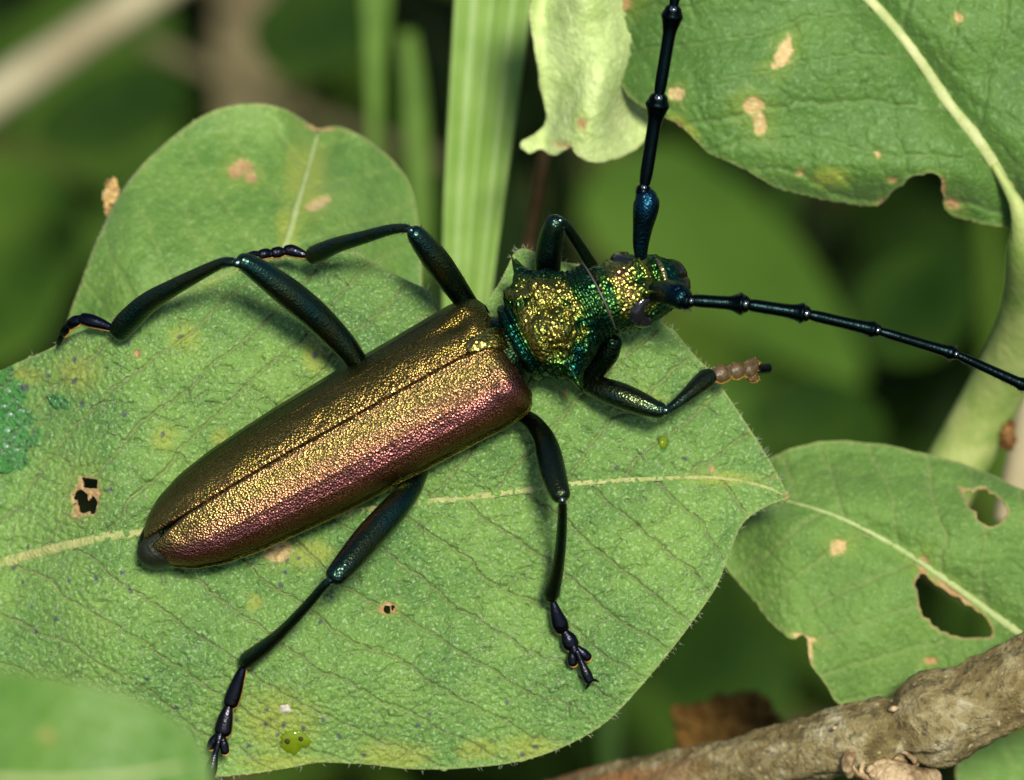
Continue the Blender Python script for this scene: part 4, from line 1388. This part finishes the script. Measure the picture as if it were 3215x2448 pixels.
# ---- legs
def leg(femur, tibia, tarsus, claw=None, lobes=(), gold=False, hair_side=1, spur=None):
    root_p = P(*femur[0][:3])
    r = empty('leg', root_p); r.parent = beetle
    r.location = Vector(root_p - origin_of(beetle))
    part('femur', femur, M['leg'], r, 12, 24)
    part('tibia', tibia, M['leg'], r, 12, 18)
    x, y, w, rd = femur[-1]; x2, y2, w2, rd2 = tibia[0]
    part('knee', [(x * 0.75 + x2 * 0.25, y * 0.75 + y2 * 0.25, w + 0.2 * rd / K, rd * 0.62), (x2, y2, w2 + 0.01, max(rd2 * 1.15, 12))], M['knee'], r, 5, 14)
    bits = []
    for tb, cnt, lo in ((tibia, 190, 3), (femur, 130, 14)):
        c = catmull(np.asarray(tb, float), 10)
        for q in range(cnt):
            i = random.randrange(lo, len(c) - 2)
            x, y, w, rd = c[i]
            tx, ty = c[i + 1][0] - c[i - 1][0], c[i + 1][1] - c[i - 1][1]
            L = math.hypot(tx, ty) + 1e-9; tx /= L; ty /= L
            sd_ = random.choice((-1, 1))
            nx, ny = -ty * sd_, tx * sd_
            ln = random.uniform(5, 14)
            bits.append((P(x + nx * rd * 0.8, y + ny * rd * 0.8, w + 0.2 * rd / K), P(x + nx * (rd * 0.92 + ln) + tx * ln, y + ny * (rd * 0.92 + ln) + ty * ln, w + 0.1 * rd / K)))
    if spur:
        bits_s = [(P(*spur[0]), P(*spur[1]))]
        V, F = spikes(bits_s, 0.010); mk('spur', V, F, M['leg'], r)
    V, F = spikes(bits, 0.0014)
    o = mk('bristles', V, F, M['bristle'], r, smooth=False); o['kind'] = 'stuff'
    mt = M['gold_tarsus'] if gold else M['leg_blue']
    for k, sg in enumerate(tarsus):
        part('tarsus_segment', sg, mt if not (gold and k == len(tarsus) - 1) else M['leg_blue'], r, 8, 16, 1.0 if gold else 0.7)
        if k < 3:
            pad = [(a, b, w_ - 0.45 * q / K, q * 0.92) for a, b, w_, q in sg]
            off = sg
            part('pad', [(a + 2, b + 4, w_ - 0.3 * q / K, q * (1.02 if gold else 0.98)) for a, b, w_, q in sg], M['pad'], r, 6, 12, 0.6)
    if gold:
        fz = []
        for sg in list(tarsus[:3]) + list(lobes):
            c = catmull(np.asarray(sg, float), 8)
            for q in range(16):
                x, y, w, rd = c[random.randrange(len(c))]
                a = random.uniform(0, 2 * math.pi); ln = random.uniform(1, 5)
                fz.append((P(x + math.cos(a) * rd * 0.8, y + math.sin(a) * rd * 0.8, w + 0.3 * rd / K), P(x + math.cos(a) * (rd + ln) + ln * 0.6, y + math.sin(a) * (rd + ln), w + 0.3 * rd / K)))
        V, F = spikes(fz, 0.0022)
        o = mk('foot_hair', V, F, M['pad'], r, smooth=False); o['kind'] = 'stuff'
    for sg in lobes:
        part('tarsus_lobe', sg, mt, r, 6, 14, 0.7)
        part('pad', [(a + 2, b + 4, w_ - 0.4 * q / K, q * 0.98) for a, b, w_, q in sg], M['pad'], r, 6, 12, 0.45)
    if claw:
        for sg in claw:
            part('claw', sg, M['leg_blue'], r, 6, 8)
    return r


# middle leg on the near side
leg([(1590, 1270, 0.16, 24), (1645, 1307, 0.22, 25), (1680, 1335, 0.27, 29), (1708, 1378, 0.33, 35), (1722, 1425, 0.38, 41), (1735, 1480, 0.44, 41), (1749, 1525, 0.49, 36), (1760, 1552, 0.52, 31)],
    [(1765, 1572, 0.525, 12), (1766, 1600, 0.49, 14), (1764, 1660, 0.40, 16), (1757, 1740, 0.28, 18), (1745, 1810, 0.18, 22), (1732, 1858, 0.115, 26), (1729, 1872, 0.10, 23)],
    [[(1737, 1892, 0.09, 11), (1745, 1920, 0.08, 18), (1757, 1955, 0.06, 26), (1763, 1972, 0.05, 24)], [(1774, 1985, 0.05, 14), (1784, 2004, 0.045, 25), (1792, 2022, 0.04, 26)],
     [(1800, 2030, 0.055, 12), (1806, 2046, 0.05, 15)], [(1812, 2046, 0.06, 9), (1826, 2080, 0.055, 10), (1840, 2112, 0.05, 16), (1850, 2134, 0.045, 15)]],
    [[(1850, 2138, 0.045, 6), (1846, 2152, 0.04, 5), (1839, 2163, 0.03, 2)], [(1854, 2134, 0.045, 6), (1868, 2135, 0.04, 5), (1879, 2139, 0.03, 2)]],
    [[(1800, 2040, 0.045, 11), (1797, 2062, 0.04, 16), (1798, 2080, 0.035, 16)], [(1815, 2036, 0.045, 11), (1832, 2052, 0.04, 16), (1845, 2063, 0.035, 15)]])
# hind leg on the near side
leg([(1330, 1450, 0.20, 26), (1308, 1500, 0.24, 30), (1284, 1540, 0.29, 36), (1235, 1600, 0.37, 43), (1160, 1683, 0.46, 45), (1100, 1755, 0.54, 41), (1066, 1794, 0.58, 36), (1054, 1808, 0.59, 33)],
    [(1036, 1822, 0.59, 12), (1018, 1838, 0.57, 14), (953, 1913, 0.45, 16), (881, 1988, 0.30, 19), (820, 2040, 0.19, 25), (783, 2068, 0.12, 28), (772, 2078, 0.10, 25)],
    [[(765, 2092, 0.09, 11), (752, 2125, 0.08, 17), (735, 2175, 0.06, 24), (725, 2205, 0.05, 24)], [(717, 2222, 0.05, 15), (708, 2255, 0.045, 24), (700, 2292, 0.04, 28)],
     [(692, 2302, 0.05, 12), (687, 2322, 0.05, 14)], [(686, 2330, 0.055, 8), (676, 2365, 0.05, 10), (664, 2410, 0.045, 19), (655, 2440, 0.04, 17)]],
    [[(652, 2444, 0.04, 6), (640, 2470, 0.03, 3)], [(658, 2446, 0.04, 6), (668, 2472, 0.03, 3)]],
    [[(694, 2310, 0.045, 12), (702, 2335, 0.04, 15), (706, 2358, 0.035, 14)], [(684, 2310, 0.045, 12), (668, 2328, 0.04, 14), (660, 2345, 0.035, 12)]])
# hind leg on the far side
leg([(1160, 1190, 0.20, 28), (1118, 1130, 0.26, 33), (1070, 1070, 0.32, 40), (985, 985, 0.41, 46), (900, 915, 0.49, 46), (820, 855, 0.56, 38), (775, 826, 0.60, 30), (762, 820, 0.61, 26)],
    [(742, 826, 0.61, 13), (722, 822, 0.60, 15), (690, 828, 0.56, 17), (620, 862, 0.47, 22), (545, 902, 0.37, 27), (465, 950, 0.25, 34), (405, 1005, 0.15, 38), (378, 1036, 0.10, 36)],
    [[(344, 1026, 0.07, 12), (318, 1016, 0.06, 17), (285, 1006, 0.05, 21), (262, 1000, 0.04, 19)], [(252, 1002, 0.03, 14), (236, 1008, 0.02, 18), (222, 1018, 0.0, 17)],
     [(214, 1024, -0.01, 12), (206, 1036, -0.03, 15), (200, 1046, -0.05, 14)], [(198, 1048, -0.05, 8), (190, 1064, -0.08, 10), (184, 1078, -0.11, 9)]],
    [[(184, 1078, -0.1, 4), (178, 1090, -0.13, 2)]], spur=((375, 1050, 0.05), (362, 1084, 0.0)))
# middle leg on the far side
leg([(1490, 985, 0.20, 30), (1445, 922, 0.26, 36), (1412, 876, 0.32, 40), (1372, 820, 0.40, 42), (1335, 772, 0.46, 37), (1308, 738, 0.50, 30), (1302, 731, 0.505, 26)],
    [(1288, 722, 0.505, 12), (1268, 716, 0.49, 14), (1220, 722, 0.43, 17), (1140, 745, 0.31, 21), (1060, 768, 0.19, 25), (1005, 792, 0.10, 30), (984, 802, 0.07, 29)],
    [[(958, 800, 0.06, 11), (938, 793, 0.055, 16), (916, 786, 0.05, 19), (902, 785, 0.05, 17)], [(892, 790, 0.05, 12), (876, 791, 0.04, 18), (862, 793, 0.04, 17)],
     [(852, 796, 0.04, 12), (836, 795, 0.03, 16), (822, 798, 0.03, 16)], [(812, 796, 0.03, 9), (794, 798, 0.02, 11), (778, 808, 0.0, 14), (768, 816, -0.02, 10)]])
# front leg on the far side
leg([(1722, 900, 0.12, 36), (1720, 850, 0.17, 40), (1722, 800, 0.22, 41), (1730, 745, 0.28, 37), (1740, 706, 0.33, 31), (1746, 696, 0.34, 27)],
    [(1760, 692, 0.34, 12), (1776, 708, 0.31, 15), (1808, 755, 0.22, 17), (1848, 818, 0.10, 19), (1880, 872, 0.0, 21)],
    [[(1886, 880, -0.02, 12), (1900, 900, -0.06, 20), (1910, 915, -0.08, 20)], [(1916, 922, -0.10, 14), (1926, 938, -0.12, 20)]])
# front leg on the near side
leg([(1800, 1172, 0.10, 28), (1846, 1200, 0.15, 33), (1895, 1222, 0.19, 38), (1950, 1242, 0.22, 41), (2010, 1266, 0.24, 37), (2055, 1283, 0.25, 29), (2072, 1287, 0.25, 26)],
    [(2092, 1288, 0.25, 13), (2108, 1278, 0.235, 14), (2145, 1250, 0.20, 20), (2185, 1215, 0.15, 27), (2215, 1190, 0.11, 31), (2226, 1182, 0.10, 27)],
    [[(2240, 1180, 0.08, 18), (2258, 1174, 0.06, 29), (2274, 1170, 0.04, 27)], [(2290, 1167, 0.02, 18), (2308, 1163, 0.0, 28), (2320, 1161, -0.02, 25)],
     [(2334, 1162, -0.04, 18), (2350, 1160, -0.06, 26), (2362, 1158, -0.08, 22)], [(2372, 1160, -0.08, 13), (2392, 1159, -0.12, 16), (2408, 1157, -0.15, 17)]],
    [[(2408, 1150, -0.15, 4), (2420, 1142, -0.19, 2)]],
    [[(2346, 1150, -0.06, 16), (2364, 1138, -0.08, 17), (2376, 1134, -0.1, 12)], [(2346, 1172, -0.06, 16), (2364, 1184, -0.08, 17), (2374, 1188, -0.1, 12)]], gold=True)


# ------------------------------------------------------------------ droplets and crumbs on the leaf
def dome(name, px, py, rx, ry, hgt, mat, seed=1, parent=None, lobes=0.15):
    n = 12; m = 36
    th = np.linspace(0, math.pi / 2, n); a = np.linspace(0, 2 * math.pi, m, endpoint=False)
    rr = 1 + lobes * 2 * (fbm(np.cos(a) * 1.5 + seed, np.sin(a) * 1.5, seed) - 0.5)
    X = px + np.sin(th)[:, None] * np.cos(a)[None, :] * rx * rr
    Y = py + np.sin(th)[:, None] * np.sin(a)[None, :] * ry * rr
    w = w_main(X, Y) - 0.004 + np.cos(th)[:, None] * hgt
    V = P(X, Y, w).reshape(-1, 3)
    F = capped(None, n, m)
    F = [tuple(f) for f in grid_faces(n, m, True).tolist()] + [tuple(range((n - 1) * m, n * m))]
    return mk(name, V, F, mat, parent, at=P(px, py, float(w_main(np.array([px]), np.array([py]))[0])))


d0 = dome('droplet', 922, 2328, 46, 38, 0.030, M['drop'], 3, None, 0.5)
tag(d0, 'sticky yellow-green droplet with two dark specks near the leaf margin', 'droplet')
dome('speck', 903, 2328, 11, 12, 0.042, M['speck'], 4, d0)
dome('speck', 944, 2320, 10, 9, 0.044, M['speck'], 5, d0)
d1 = dome('droplet', 2082, 1388, 16, 22, 0.025, M['drop'], 6)
tag(d1, 'tiny green droplet on the leaf between the front and middle legs', 'droplet')
c0 = dome('crumb', 895, 2226, 20, 14, 0.02, M['crumb'], 7, None, 0.5)
tag(c0, 'small whitish crumb beside the hind foot', 'crumb')

# water beads added so that the damp bruised patch of the leaf glints
for k, (bx, by, br_) in enumerate([(28, 1228, 9), (52, 1262, 7), (70, 1290, 8), (30, 1300, 10), (58, 1325, 7), (22, 1350, 12), (44, 1372, 8), (78, 1340, 6), (18, 1400, 10), (50, 1412, 9), (34, 1440, 7), (66, 1386, 6), (12, 1275, 8), (190, 1255, 7), (176, 1272, 6), (60, 1205, 6)]):
    b = dome('glint_bead', bx, by, br_, br_ * 0.85, br_ * 0.75 / K, M['bead'], 20 + k, None, 0.4)
    tag(b, 'tiny water bead added for its glint on the damp dark-green patch of the leaf', 'water bead', 'water beads added for glints on the damp patch')
